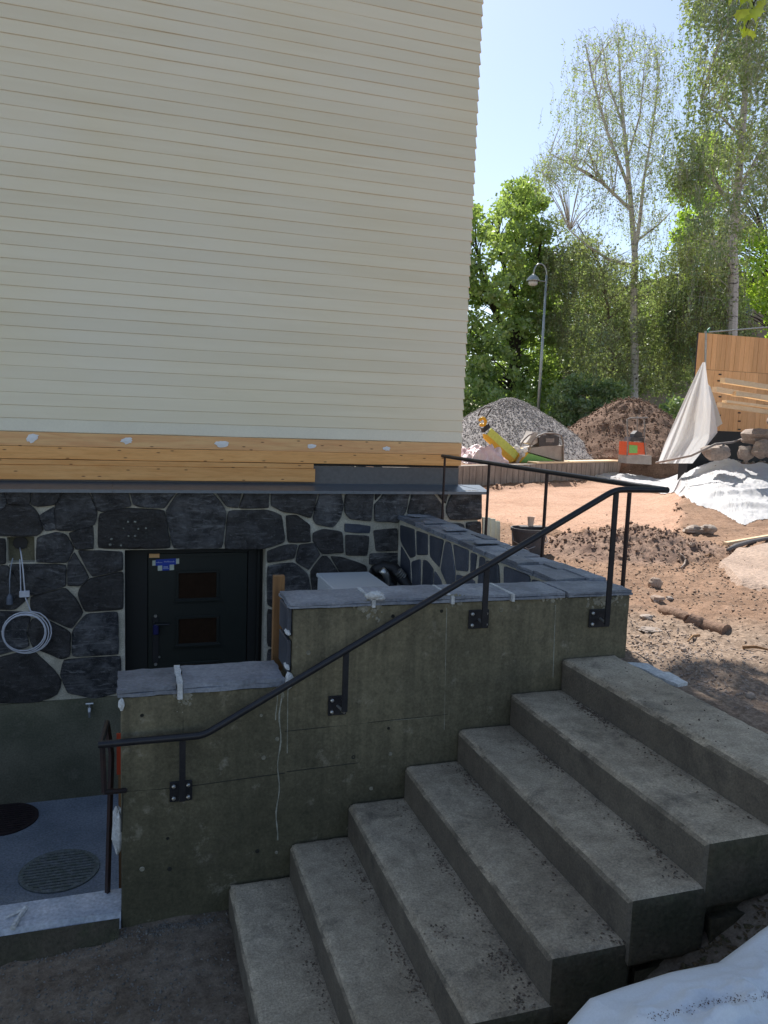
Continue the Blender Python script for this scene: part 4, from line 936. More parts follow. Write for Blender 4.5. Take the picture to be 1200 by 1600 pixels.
rockat(1027, 920, 21, 15, 1, M['tanstone'], 'tan fist sized stone lying alone below the soil heap')
rockat(1031, 941, 20, 9, 2, M['tanstone'], 'squat flat brown stone just in front of the tan stone')
rockat(1048, 938, 12, 5, 3, M['rubble'], 'small grey stone touching the squat brown stone')
rockat(1022, 988, 32, 4, 4, M['rubble'], 'pale flat slab chip on the gravel near the wall corner', dpt=26)
rockat(1014, 969, 20, 7, 5, M['rubble'], 'rough grey stone between the flat slab chip and the wall corner')
rockat(1092, 835, 34, 12, 6, M['rubble'], 'grey angular boulder at the near edge of the clay bed')
rockat(1112, 834, 24, 13, 12, M['rubble'], 'dark grey angular boulder right of its twin at the clay edge')
rockat(1152, 905, 12, 3, 7, M['rubble'], 'small pale chip on the bare ground at the right')
rockat(1070, 1018, 9, 5, 9, M['tanstone'], 'small dark stone in the sunlit gravel')
rockat(1175, 1092, 12, 8, 10, M['rubble'], 'small grey stone in the shade at the right edge')
rockat(1083, 855, 10, 7, 11, M['tanstone'], 'small brown clod stone below the clay edge')
# pale flagstones behind the top step
for j, (a, b_, w_, lab) in enumerate(((1012, 1048, 42, 'pale stone slab lying along the back of the top step'), (1046, 1063, 36, 'second pale stone slab at the back of the top step'))):
    g = hit(a, b_); pts = [(g[0]-.06, g[1]+.10), (g[0]+.05, g[1]+.07), (g[0]+.04, g[1]-.08), (g[0]-.03, g[1]-.10)]
    o = slab(pts, g[2]-.01, g[2]+.018, 'stone_slab', 'whitemortar', None, layers=1); tag(o, lab, 'slab')
# bedrock sheet at the right
g = [hit(*p) for p in ((1118, 884), (1150, 860), (1230, 846), (1300, 860), (1290, 930), (1200, 925), (1155, 915))]; gzv = np.mean([p[2] for p in g])
bs = MB(); c = sum(g)/len(g); V = [c+np.array((0, 0, .06))]; per = []
for i in range(len(g)):
    for k in range(6): per.append(g[i]+(g[(i+1) % len(g)]-g[i])*k/6)
rings = []
for s in (1., .92, .75, .5, .25): rings.append([c+(p-c)*s+np.array((0, 0, (-.03 if s == 1 else .035)+.03*mnoise.noise(Vector((p-c)*s*2.2))+.012*mnoise.noise(Vector(p*7*s)))) for p in per])
n = len(per); V = [p for r_ in rings for p in r_]+[c+np.array((0, 0, .045))]
Fc = [(r_*n+k, r_*n+(k+1) % n, (r_+1)*n+(k+1) % n, (r_+1)*n+k) for r_ in range(4) for k in range(n)]+[(4*n+k, 4*n+(k+1) % n, 5*n) for k in range(n)]
o = bs.add(V, Fc).build('bedrock_slab', mat('pinkish_bedrock', (.42, .31, .24), (.33, .24, .185), 2, 30, .9, .9, .02, fv=.3, c3=(.27, .2, .15), c3sc=3)); shade_auto(o, 30); tag(o, 'broad pinkish flat bedrock slab below the light lath at the right', 'rock')
# old clay pipe lying in a groove
pip = thing('old_pipe', 'half buried broken earth brown pipe lying across the bare ground', 'pipe', tuple(hit(1090, 975)))
A_ = [hit(a, b_) for a, b_ in ((1040, 957), (1060, 962), (1079, 971), (1082, 973), (1105, 982), (1141, 991))]
def pipeseg(P, r, s):
    mb = MB(); P = [p+np.array((0, .03, .004)) for p in P]; Q = []
    for i in range(len(P)-1):
        for k in range(4): Q.append(P[i]+(P[i+1]-P[i])*k/4)
    Q.append(P[-1]); mb.tube(Q, [r*(1+.3*mnoise.noise(Vector(q*11)+Vector((s, 0, 0)))) for q in Q], 12); shade_auto(mb.build('pipe_section', M['heapsoil'], pip), 40)
pipeseg(A_[:3], .042, 1); pipeseg(A_[2:], .052, 2)
# bent light twig/hose
g0 = [hit(a, b_)+np.array((0, 0, .015)) for a, b_ in ((1064, 890), (1069, 884), (1071, 877), (1067, 871), (1062, 868))]
tag(MB().tube(g0, .009, 7).build('bent_hose', M['pebble'], None, True), 'short bent pale hose piece beside the soil heap', 'hose')
for (a, b_, c_, d_, r_, lab) in ((1176, 916, 1196, 905, .014, 'short grey stick on the pink bedrock slab'), (1160, 1014, 1205, 1019, .01, 'thin dry twig on the gravel by the shade edge'), (1092, 995, 1075, 1004, .009, 'dry root splinter below the broken pipe'), (1102, 870, 1117, 869, .008, 'thin pale splinter between heap and bedrock')):
    p, q = hit(a, b_), hit(c_, d_); tag(MB().tube([p+np.array((0, 0, .01)), (p+q)/2+np.array((0, .01, .02)), q+np.array((0, 0, .01))], [r_, r_*.9, r_*.5], 6).build('stick', M['oldwood']), lab, 'stick')
# light lath and black strip at the right
p, q = hit(1129, 853), hit(1215, 838); d = (q-p)/np.linalg.norm(q-p); sd_ = np.cross(d, (0, 0, 1)); sd_ /= np.linalg.norm(sd_)
o = MB().prism([p+np.array((0, 0, .01)), p+sd_*.05+np.array((0, 0, .01)), p+sd_*.05+np.array((0, 0, .045)), p+np.array((0, 0, .045))], d*1.6).build('lath', M['lath']); tag(o, 'light sawn lath on the ground pointing to the right edge', 'board')
P = [hit(a, b_)+np.array((0, 0, .03)) for a, b_ in ((1137, 864), (1150, 857), (1170, 851), (1195, 846), (1215, 845))]
tag(MB().tube(P, [.02, .028, .025, .022, .02], 8).build('rubber_strip', plain('grey_rubber', (.13, .12, .12), .8), None, True), 'curved grey rubber strip just below the light lath', 'strip')
# bucket with paper cup
bk = thing('black_bucket', 'black open mortar bucket standing behind the slate capped side wall', 'bucket', tuple(atZ(830, 868, -1.28)))
yb = float(bk.location[1])+.1; bk.location[1] = yb
tl, tr_, bl, br = atY(801, 823, yb), atY(852, 826, yb), atY(807, 868, yb), atY(849, 868, yb)
cxx = (tl[0]+tr_[0])/2; rt = (tr_[0]-tl[0])/2; rb = (br[0]-bl[0])/2*1.0; ztp = (tl[2]+tr_[2])/2
mb = MB(); n = 28; V = []
zb_ = gz(cxx, yb)
for (r_, z) in ((rb, zb_), (rt*.94, ztp-.03), (rt, ztp-.03), (rt, ztp), (rt*.93, ztp), (rb*.94, zb_+.02)):
    V += [(cxx+r_*math.cos(6.283*k/n), yb+r_*math.sin(6.283*k/n), z) for k in range(n)]
mb.add(V, [(r_*n+k, r_*n+(k+1) % n, (r_+1)*n+(k+1) % n, (r_+1)*n+k) for r_ in range(5) for k in range(n)]+[tuple(range(n-1, -1, -1)), tuple(range(5*n, 6*n))]); shade_auto(mb.build('bucket_body', M['engine'], bk), 40)
MB().tube([(cxx-rt, yb, ztp-.05), (cxx-rt*1.05, yb-.05, ztp-.12), (cxx-.1, yb-rt*1.05, ztp-.18), (cxx+rt*.9, yb-rt*.5, ztp-.13), (cxx+rt, yb, ztp-.05)], .004, 6).build('handle', M['steel'], bk)
bd = MB().prism([(cxx-rt*.6, yb-.03, ztp+.004), (cxx+rt*1.0, yb-.05, ztp+.002), (cxx+rt*1.0, yb+.06, ztp+.002), (cxx-rt*.5, yb+.06, ztp+.004)], (0, 0, .012)).build('board_scrap', M['engine']); tag(bd, 'small dark board scrap laid across the bucket rim', 'board')
cq = atY(829, 822, yb); mb = MB(); n = 18; V = []
for (r_, z) in ((.026, ztp+.017), (.036, ztp+.105), (.038, ztp+.108), (.034, ztp+.106), (.024, ztp+.022)): V += [(cq[0]+r_*math.cos(6.283*k/n), yb+r_*math.sin(6.283*k/n), z) for k in range(n)]
mb.add(V, [(r_*n+k, r_*n+(k+1) % n, (r_+1)*n+(k+1) % n, (r_+1)*n+k) for r_ in range(4) for k in range(n)]+[tuple(range(n-1, -1, -1)), tuple(range(4*n, 5*n))]); tag(shade_auto(mb.build('paper_cup', M['cup']), 40), 'tan paper coffee cup standing on top of the black bucket', 'cup')
# cream offcuts leaning at the plinth corner
for j, (a0, a1, t0, lab) in enumerate(((756, 768, 809, 'cream painted board offcut standing nearest to the plinth corner'), (768.5, 776, 811, 'cream offcut in the middle of three standing by the house corner'), (776.5, 783.5, 815, 'cream offcut farthest from the plinth corner, slightly lower than its neighbours'))):
    yq = 6.9+.03*j; xa, xb = float(atY(a0, 830, yq)[0]), float(atY(a1, 830, yq)[0]); zt = float(atY(a0, t0, yq)[2])
    o = MB().prism([(xa, yq, gz(xa, yq)-.01), (xb, yq, gz(xb, yq)-.01), (xb, yq+.04, zt-.004), (xa, yq+.04, zt)], (0, .02, 0)).build('board_offcut', M['cream']); tag(o, lab, 'board', 'cream board offcuts by the house corner')

# white geotextile draped over the bank
def sheet(name, A, B, m, nu=140, nv=60, folds=.05, fs=1.2, seed=0, lift=.02, rows=None):
    """surface between edge curves A and B (lists of ground points), lying on the ground with folds"""
    A = np.array(A); B = np.array(B)
    def samp(C, t):
        L = np.concatenate([[0], np.cumsum(np.linalg.norm(np.diff(C, axis=0), axis=1))]); L /= L[-1]
        return np.stack([np.interp(t, L, C[:, k]) for k in range(3)], -1)
    u = np.linspace(0, 1, nu); v = np.linspace(0, 1, nv); a = samp(A, u); b = samp(B, u)
    P = a[:, None]*(1-v)[None, :, None]+b[:, None]*v[None, :, None]
    x, y = P[..., 0], P[..., 1]; x = x+.15*fbm(x*.7+seed, y*.7)*1.; y = y+.15*fbm(x*.6+seed+4, y*.8)
    g = hmap(x, y); wv = fbm(x*fs+seed, y*fs*2.2+seed, 4, .45); rid = 1-np.abs(fbm(x*fs*.9+seed+7, y*fs*1.9+3, 3, .4))*5
    z = g+lift+folds*(wv*1.3+.5)+folds*.9*np.clip(rid, 0, 1)**2
    ed = np.minimum(np.minimum(v, 1-v)[None, :]*12, 1)*np.ones_like(z); z = g+.006+(z-g-.006)*np.clip(ed, 0, 1)
    z = z+.25*(P[..., 2]-g)*(P[..., 2] > g+.01)
    I = np.arange(nu*nv).reshape(nu, nv); Q = np.stack([I[:-1, :-1], I[1:, :-1], I[1:, 1:], I[:-1, 1:]], -1).reshape(-1, 4)
    return mesh(name, np.stack([x, y, z], -1).reshape(-1, 3), Q, m, None, True)
Af = [hit(*p) for p in ((925, 744), (960, 752), (1000, 764), (1050, 770), (1078, 782), (1088, 790), (1118, 797), (1135, 806), (1160, 821), (1185, 812), (1230, 806), (1300, 800))]
Ab = [hit(*p) for p in ((930, 740), (975, 733), (1010, 729), (1050, 727), (1085, 727), (1120, 726), (1160, 729), (1200, 734), (1260, 740), (1320, 745))]
tag(sheet('geotextile_sheet', Af, Ab, M['geotex'], 300, 120, .075, .75, 3), 'wide rumpled white geotextile spread over the earth bank', 'sheet')
# heap of sheeting at the bottom right, close to the stairs
def nearsheet():
    nu, nv = 240, 120; u = np.linspace(0, 1, nu); v = np.linspace(0, 1, nv)
    edge = np.array([atY(a, b_, yy) for a, b_, yy in ((850, 1680, 1.60), (898, 1600, 1.63), (932, 1562, 1.66), (980, 1545, 1.69), (1060, 1520, 1.72), (1134, 1505, 1.74), (1165, 1482, 1.76), (1200, 1455, 1.78), (1280, 1400, 1.82), (1400, 1340, 1.86))])
    L = np.linspace(0, 1, len(edge)); a = np.stack([np.interp(u, L, edge[:, k]) for k in range(3)], -1)
    P = np.repeat(a[:, None], nv, 1); yy = v[None, :]*1.0
    P[..., 1] -= yy*.95; P[..., 0] += yy*.22
    fold = fbm(P[..., 0]*3, P[..., 1]*4, 4, .5)*.12+.05*np.clip(1-6*np.abs(fbm(P[..., 0]*2.2+3, P[..., 1]*5+1, 3, .45)), 0, 1)+.02*np.clip(1-9*np.abs(fbm(P[..., 0]*6+3, P[..., 1]*9+1, 3, .45)), 0, 1)
    crest = .05*np.sin((P[..., 1]*7.5-P[..., 0]*2.6))*np.clip(yy*6, 0, 1)
    P[..., 2] += -.10*yy+np.clip(yy*6, 0, 1)*(fold+.25*0)+crest*.6
    back = P[:, :1].copy(); back = np.concatenate([back+np.array((.0, .03, -.05*k)) for k in (10, 6, 2)], 1); P = np.concatenate([back, P], 1); nv2 = nv+3
    P[:, 2, 2] = P[:, 3, 2]-.02
    I = np.arange(nu*nv2).reshape(nu, nv2); Q = np.stack([I[:-1, :-1], I[1:, :-1], I[1:, 1:], I[:-1, 1:]], -1).reshape(-1, 4)
    return mesh('tarpaulin', P.reshape(-1, 3), Q, M['dirtytex'], None, True), P
ns, NP_ = nearsheet(); tag(ns, 'soiled white tarpaulin bunched in the corner below the stairs', 'tarpaulin')
ln = []
for k in range(260):
    t = random.random(); a = 1010+t*200; b_ = 1590-t*40+random.gauss(0, 2.0)+4*math.sin(t*9)
    r = ray((a, b_)); best = np.argmin(np.linalg.norm(np.cross(NP_.reshape(-1, 3), r), axis=1)); q = NP_.reshape(-1, 3)[best]; ln.append(q+np.array((random.gauss(0, .012), random.gauss(0, .005), .003)))
g6 = pebbles('crumbs', ln, .0017, mat('soil_crumbs', (.12, .07, .05), None, 20, 20, .9, 0)); g6['kind'] = 'stuff'

# ------------------------------------------------------------------ far yard: kerb, heaps, machines
kb = thing('low_concrete_wall', 'low board marked concrete wall at the far edge of the clay bed', 'wall', (float(KA[0]), float(KA[1]), -1.3))
a = KA-KD*4.5; b_ = KA+KD*7.0; mb = MB()
mb.prism([(a[0], a[1], -1.4), (b_[0], b_[1], -1.4), (b_[0]+KN[0]*.22, b_[1]+KN[1]*.22, -1.4), (a[0]+KN[0]*.22, a[1]+KN[1]*.22, -1.4)], (0, 0, .52)); mb.build('wall_body', M['kerb'], kb)
mb = MB(); 
for k in range(0, 56):
    q = KA+KD*(-4.4+k*.2); mb.prism([(q[0], q[1], -1.38), (q[0]+KD[0]*.012, q[1]+KD[1]*.012, -1.38), (q[0]+KD[0]*.012, q[1]+KD[1]*.012, -.89), (q[0], q[1], -.89)], tuple(-KN*.004)+(0,))
mb.build('board_marks', mat('kerb_marks', (.17, .14, .12), None, 4, 50, .9, .2), kb)
pk = MB(); q0 = KA+KD*2.5; q1 = KA+KD*7.4; pk.prism([(q0[0]-.05, q0[1]-.03, -.872), (q1[0], q1[1]-.05, -.872), (q1[0]+KN[0]*.3, q1[1]+KN[1]*.3, -.872), (q0[0]+KN[0]*.3, q0[1]+KN[1]*.3, -.872)], (0, 0, .035))
tag(pk.build('plank', M['lath']), 'pale dusty plank lying on top of the low concrete wall', 'board')

def heap(name, apex, R, H, base, m, label, amp=.1, fr=1.6, top=.18, lump=0, cat='heap', ex=1.0):
    nr, na = 70, 150; r = np.linspace(0, 1.12, nr)**.85; a = np.linspace(0, 2*np.pi, na, endpoint=False); r_, a_ = np.meshgrid(r, a, indexing='ij')
    rx = R*(1+.12*fbm(np.cos(a_)*1.3+apex[0], np.sin(a_)*1.3)*2)
    x = apex[0]+r_*rx*np.cos(a_)*ex; y = apex[1]+r_*rx*np.sin(a_)
    t = np.sqrt(r_**2+top**2)-top; prof = 1-t/(np.sqrt(1+top**2)-top)
    z = base+H*prof+amp*fbm(x*fr, y*fr, 5, .55)*np.clip(r_*4, .3, 1)+lump*np.abs(fbm(x*4.5, y*4.5, 4, .6))
    z = z-5*np.clip(r_-.98, 0, 1)
    I = np.arange(nr*na).reshape(nr, na); J = np.roll(I, -1, 1); Q = np.stack([I[:-1], J[:-1], J[1:], I[1:]], -1)[:, :].reshape(-1, 4)
    Q = Q[:, ::-1]
    o = mesh(name, np.stack([x-apex[0], y-apex[1], z-base], -1).reshape(-1, 3), Q, m, None, True); o.location = (apex[0], apex[1], base); tag(o, label, cat)
    return o, x, y, z
ap = atY(797, 623, 19.5)
gh, hx_, hy_, hz_ = heap('gravel_heap', ap, 2.8, ap[2]+.95, -.95, M['gravel'], 'tall cone of grey crushed gravel behind the yellow machine', .08, 1.2, .12)
k = rng.integers(0, hx_.size, 26000); jj = rng.normal(0, .03, (26000, 3)); PP = np.stack([hx_.ravel()[k], hy_.ravel()[k], hz_.ravel()[k]], -1)+jj*np.array((1, 1, .2))
PP = PP[PP[:, 1] < ap[1]+.6]
pg = pebbles('gravel', PP, .017, mat('grey_stones', (.36, .335, .325), (.22, .205, .205), 30, 20, .9, 0), gh); pg['kind'] = 'stuff'
ap2 = atY(985, 626, 18.5)
dh, hx_, hy_, hz_ = heap('soil_heap', ap2, 2.6, ap2[2]+.92, -.95, M['soil'], 'lumpy brown soil heap behind the orange rammer', .5, 1.1, .28, .16)
k = rng.integers(0, hx_.size, 9000); PP = np.stack([hx_.ravel()[k], hy_.ravel()[k], hz_.ravel()[k]], -1)+rng.normal(0, .03, (9000, 3)); pg = pebbles('clods', PP[:5000], .024, M['soil'], dh, flat=.9); pg['kind'] = 'stuff'

YM = 15.6; TZ = -.9
pc = thing('vibratory_plate', 'yellow and green plate compactor with its drawbar raised and dusty engine', 'machine', tuple(atY(820, 727, YM)))
def pxp(name, pts, m, Y, dy, parent): return shade_auto(MB().pxprism(pts, Y, dy).build(name, m, parent), 30)
pxp('base_plate', [(808, 727), (880, 729), (880, 723), (812, 719)], M['machgrey'], YM, .55, pc)
pxp('skirt', [(811, 724), (879, 724), (830, 709), (822, 708)], M['green'], YM-.02, .55, pc)
pxp('skirt', [(811, 726.5), (880, 727), (880, 724.2), (811, 724.2)], M['yellow'], YM-.03, .6, pc)
pxp('skirt', [(800, 719), (812, 724), (826, 708), (818, 700), (808, 704)], M['yellow'], YM-.04, .55, pc)
pxp('cover', [(828, 707), (879, 721), (880, 696), (848, 697), (832, 700)], M['machgrey'], YM+.0, .5, pc)
pxp('engine', [(843, 697), (873, 696), (874, 683), (868, 680), (846, 680), (842, 684)], M['engine'], YM-.02, .42, pc)
pxp('air_filter', [(852, 679.5), (868, 679.5), (866, 674), (856, 673)], M['engine'], YM+.05, .25, pc)
pxp('nameplate', [(853, 691), (866, 691), (866, 685), (853, 685)], M['pipegrey'], YM-.03, .008, pc)
for dy in (0, .42):
    MB().tube([atY(a, b_, YM+dy-.03) for a, b_ in ((824, 706), (832, 690), (841, 681), (852, 677), (866, 677), (877, 680), (880, 690), (880, 722))], .022, 8).build('roll_bar', M['pipegrey'], pc, True)
MB().tube([atY(a, b_, YM-.1) for a, b_ in ((810, 702), (818, 688), (826, 680), (834, 677))], .02, 8).build('roll_bar', M['pipegrey'], pc, True)
pxp('tank', [(822, 692), (834, 695), (843, 690), (840, 676), (832, 674), (828, 684)], plain('dusty_white_tank', (.6, .55, .5), .6), YM+.05, .3, pc)
pxp('drawbar', [(760, 681), (768, 669), (811, 707), (803, 719)], M['lime'], YM-.1, .05, pc); pxp('drawbar_edge', [(756, 678), (761, 679), (806, 719), (798, 723), (757, 685)], M['yellow'], YM-.11, .07, pc)
pxp('buffer', [(757, 676), (766, 668), (764, 661), (755, 669)], M['black'], YM-.09, .14, pc)
c = atY(752, 659, YM); mb = MB(); mb.tube([c+np.array((math.cos(t)*.075, -.06, math.sin(t)*.075)) for t in np.linspace(-2.4, 2.9, 18)], .035, 8); mb.build('head', M['yellow'], pc, True)
MB().tube([atY(a, b_, YM) for a, b_ in ((747, 650), (752, 640), (758, 635.5), (768, 636), (769, 637))], .016, 8).tube([atY(a, b_, YM-.05) for a, b_ in ((757, 656), (762, 648), (766, 641), (769, 637))], .016, 8).build('handle', M['engine'], pc, True)
mb = MB(); 
for j, (a, b_) in enumerate(((812, 704), (820, 703), (816, 710), (808, 699))): blob(mb, atY(a, b_, YM-.15), (.07, .06, .06), seed=j)
mb.build('rag', M['geotex'], pc); MB().tube([atY(806, 726, YM-.15), atY(818, 706, YM-.15)], .035, 8).build('lever', M['machgrey'], pc)
# plastic film bundle
def crumple(name, px0, px1, py0, py1, Yq, m, label, seed):
    nu, nv = 60, 34; u = np.linspace(0, np.pi, nu); v = np.linspace(0, np.pi, nv); U, V_ = np.meshgrid(u, v, indexing='ij')
    c = atY((px0+px1)/2, py1, Yq); s = np.linalg.norm(c)/F; a = (px1-px0)/2*s; h = (py1-py0)*s
    cr = 1+.5*np.abs(fbm(U*2.2+seed, V_*2.2, 4, .6))-.1
    x = c[0]-np.cos(U)*a*cr; y = c[1]-np.cos(V_)*a*.7*cr; z = c[2]+np.sin(U)**.8*np.sin(V_)**.7*h*(.75+.9*np.abs(fbm(U*1.6+seed+3, V_*1.6, 3))*2)-.02
    I = np.arange(nu*nv).reshape(nu, nv); Q = np.stack([I[:-1, :-1], I[1:, :-1], I[1:, 1:], I[:-1, 1:]], -1).reshape(-1, 4)
    return tag(mesh(name, np.stack([x, y, z], -1).reshape(-1, 3), Q, m, None, True), label, 'plastic film')
crumple('plastic_film', 712, 790, 696, 727, 15.4, M['plasticpink'], 'crumpled pink and white plastic film bundle beside the yellow compactor', 2)
# orange rammer
YJ = 16.0
rm = thing('plate_rammer', 'small orange vibrating plate with upright handle in front of the soil heap', 'machine', tuple(atY(997, 724, YJ)))
pxp('base_plate', [(979, 724), (1018, 726), (1018, 712), (980, 710)], M['machgrey'], YJ, .35, rm); pxp('housing', [(979, 711), (1009, 710), (1009, 692), (980, 690)], M['orange'], YJ-.02, .32, rm)
pxp('label_plate', [(983, 708), (996, 708), (996, 696), (983, 695)], M['green'], YJ-.03, .009, rm); pxp('guard', [(984, 689.5), (1007, 689.5), (1006, 684), (986, 683)], M['engine'], YJ, .25, rm)
pxp('motor', [(990, 683.5), (1005, 683.5), (1003, 676), (996, 673), (991, 678)], M['engine'], YJ+.04, .16, rm)
MB().tube([atY(a, b_, YJ-.03) for a, b_ in ((980, 712), (981, 690), (980, 655), (984, 653.5), (1012, 652.5))], .017, 8).tube([atY(a, b_, YJ-.03) for a, b_ in ((1009, 711), (1007, 690), (1007, 653))], .015, 8).tube([atY(a, b_, YJ+.1) for a, b_ in ((995, 676), (996, 660), (996, 650))], .014, 8).build('handle', M['pipegrey'], rm, True)

# formwork panel wall, post, rail
YF = 13.2
fw = thing('formwork_wall', 'tall wall of orange brown formwork boards at the right edge', 'wall', tuple(atY(1140, 675, YF)))
q = atY(1086, 600, YF); xl = float(q[0]); s = float(np.linalg.norm(q))/F; zt = float(atY(1110, 521, YF)[2]); zb = float(atY(1110, 673, YF)[2]); xr_ = xl+3.0
MB().box(xl, xr_, YF+.02, YF+.06, zb, zt-.004).build('backing', M['doordark'], fw)
MB().box(xl, xr_, YF+.03, YF+.3, zb-1.2, zb-.002).build('dark_base', M['black'], fw)
wp = 8.6*s*.96; rowz = [zb, zb+(zt-zb)*.30, zb+(zt-zb)*.63, zt]
for r_ in range(3):
    x = xl
    while x < xr_:
        w_ = wp*random.choice((1, 1, 1, 1.9)); 
        if x+w_ > xr_: break
        yj = random.uniform(-.002, .003); MB().box(x+.0025, x+w_-.0025, YF+yj, YF+.0195, rowz[r_]+.003, rowz[r_+1]-.003).build('board', M['formply'], fw); x += w_
mb = MB(); 
for (a, b_) in ((1125, 585), (1123, 595), (1125, 620), (1155, 645), (1155, 658), (1155, 671), (1124, 649)):
    c = atY(a, b_, YF-.005); mb.box(c[0]-.035, c[0]+.035, YF-.012, YF-.004, c[2]-.014, c[2]+.014, 0, .003)
mb.build('form_tie', M['rustiron'], fw)
pr = thing('guard_post', 'grey steel guard post with top rail before the formwork boards', 'post', tuple(atY(1103, 600, YF-.08)))
MB().tube([atY(1103, 517, YF-.08), atY(1099, 690, YF-.08)], .02, 8).build('post', M['galv'], pr); MB().tube([atY(1101, 519.5, YF-.08), atY(1300, 503, YF-.08)], .013, 8).build('rail', M['galv'], pr)
c = atY(1106, 518, YF-.1); MB().tube([c+np.array((0, 0, -.02)), c+np.array((.0, 0, .03)), c+np.array((.04, 0, .07))], .016, 6).build('clip', plain('teal_clip', (.03, .3, .2), .5), pr)
# geotextile hung from the panel corner
def cone():
    YQ = 12.6; Lf = [(1098, 566), (1088, 584), (1071, 620), (1053, 660), (1038, 695), (1028, 724)]; Rt = [(1101, 566), (1106, 598), (1112, 612), (1122, 645), (1129, 664), (1120, 668)]
    Rt2 = [(1102, 566), (1106, 598), (1113, 620), (1120, 655), (1121, 676), (1082, 724)]
    nu, nv = 90, 70; t = np.linspace(0, 1, nu); L = np.linspace(0, 1, 6)
    l = np.stack([np.interp(t, L, [p[k] for p in Lf]) for k in (0, 1)], -1); r = np.stack([np.interp(t, L, [p[k] for p in Rt2]) for k in (0, 1)], -1)
    P = []
    for i in range(nu):
        for j in range(nv):
            v = j/(nv-1); px, py = l[i]*(1-v)+r[i]*v
            f = t[i]; Yl = YQ-.55*f*math.sin(v*3.14)-.10*f*math.sin(v*15+.6)-.05*f*math.sin(v*31+2+f*2)+.3*f*v
            P.append(atY(px, py, Yl))
    I = np.arange(nu*nv).reshape(nu, nv); Q = np.stack([I[:-1, :-1], I[1:, :-1], I[1:, 1:], I[:-1, 1:]], -1).reshape(-1, 4)
    o = mesh('hanging_geotextile', P, Q, M['geotex'], None, True); tag(o, 'white geotextile hanging like a tent from the formwork corner', 'sheet')
    fl_ = MB().pxprism([(1104, 598), (1110, 604), (1129, 662), (1121, 667), (1112, 640)], YQ+.1, .01).build('flap', M['geotex'], o)
cone()
# timber battens
for j, (a0, b0, a1, b1, w_, lab) in enumerate(((1133, 594, 1215, 607, 8, 'topmost light timber batten jutting in from the right edge'), (1120, 608, 1215, 625, 8, 'second batten from the top, with the longest reach to the left'), (1150, 615, 1215, 622, 7, 'short grey topped batten lying on the second batten'), (1136, 627, 1215, 637, 4, 'thin batten lying on the lowest one'), (1128, 632, 1215, 646, 7, 'lowest light timber batten of the stack'))):
    Yb = 11.4+.05*j; p, q_ = atY(a0, b0, Yb-.4), atY(a1, b1, Yb); s = Yb*1.15/F; o = MB().prism([p+np.array((0, 0, -w_*s/2)), p+np.array((.0, .12, -w_*s/2)), p+np.array((0, .12, w_*s/2)), p+np.array((0, 0, w_*s/2))], (q_-p)*1.5).build('timber_batten', M['lath']); tag(o, lab, 'board', 'timber battens before the formwork wall')
# rubble blocks
def rk(px, py, Yq, wx, wz, seed, lab, m='rubble', rot=0, dp=.8): 
    c = atY(px, py, Yq); s = np.linalg.norm(c)/F*.86; return tag(rockmesh(c, (wx*s/2, wx*s/2*dp, wz*s/2), seed, M[m], 'concrete_block', None, 12, rot=rot, hard=.8), lab, 'rubble', 'broken concrete blocks on the bank')
rk(1185, 682, 11.3, 58, 26, 21, 'largest broken concrete block at the top of the rubble', rot=.3)
rk(1196, 702, 11.0, 40, 28, 22, 'grey broken block directly under the largest one')
rk(1119, 706, 11.2, 44, 26, 23, 'lone broken concrete block with a rod lying on it', rot=-.2)
rk(1165, 708, 11.2, 26, 22, 24, 'small broken block between the lone block and the grey one')
rk(1230, 690, 11.3, 60, 50, 25, 'broken concrete block beyond the right edge holding up the battens')
rk(1220, 655, 11.5, 40, 30, 29, 'upper broken block beyond the right edge under the battens')
cnt = []
for _ in range(420):
    t = random.random(); a = 1040+t*190; b_ = random.gauss(722, 5)-t*4; 
    if b_ > 735: continue
    g = hit(a, b_); cnt.append(g+np.array((0, 0, .02)))
rb_ = pebbles('rubble', cnt, .05, M['rubble']); rb_['kind'] = 'stuff'
P = [atY(a, b_, Yq) for a, b_, Yq in ((1025, 723, 12.), (1080, 712, 11.3), (1118, 694, 11.0), (1145, 691, 11.4), (1166, 684, 11.6))]
tag(MB().tube(P, .02, 7).build('steel_rod', M['pipegrey'], None, True), 'long thin grey rod leaning over the lone broken block', 'rod')

# ------------------------------------------------------------------ lamp
YL = 24.5; lp = thing('street_lamp', 'slim grey street lamp with a curved arm and round shade among the trees', 'street lamp', tuple(atY(838, 690, YL)))
MB().tube([atY(838, 690, YL), atY(846, 560, YL), atY(854, 430, YL)], [.07, .05, .035], 10).build('pole', M['galv'], lp, True)
arc = [atY(854, 432, YL)]+[atY(844+10*math.cos(t), 428-16*math.sin(t)*1, YL) for t in np.linspace(.1, 2.9, 12)]+[atY(834, 432, YL)]
MB().tube(arc, .025, 8).build('arm', M['galv'], lp, True); MB().tube([atY(853, 440, YL), atY(836, 438, YL)], .02, 6).build('brace', M['galv'], lp)
c = atY(833, 438, YL); s = np.linalg.norm(c)/F; mb = MB(); n = 22; V = []
for (r_, z) in ((.6, 9), (3, 8), (7.5, 4), (10, 0), (10, -1.5), (9, -1.5)): V += [(c[0]+r_*s*math.cos(6.283*k/n), c[1]+r_*s*math.sin(6.283*k/n), c[2]+z*s) for k in range(n)]
mb.add(V, [(r_*n+k, r_*n+(k+1) % n, (r_+1)*n+(k+1) % n, (r_+1)*n+k) for r_ in range(5) for k in range(n)]); mb.build('lamp_shade', M['galv'], lp, True)
MB().tube([(c[0], c[1], c[2]-1.4*s), (c[0], c[1], c[2]-6*s), (c[0], c[1], c[2]-8*s)], [7*s, 6.5*s, 3*s], 16).build('lamp_glass', M['lampglass'], lp, True)

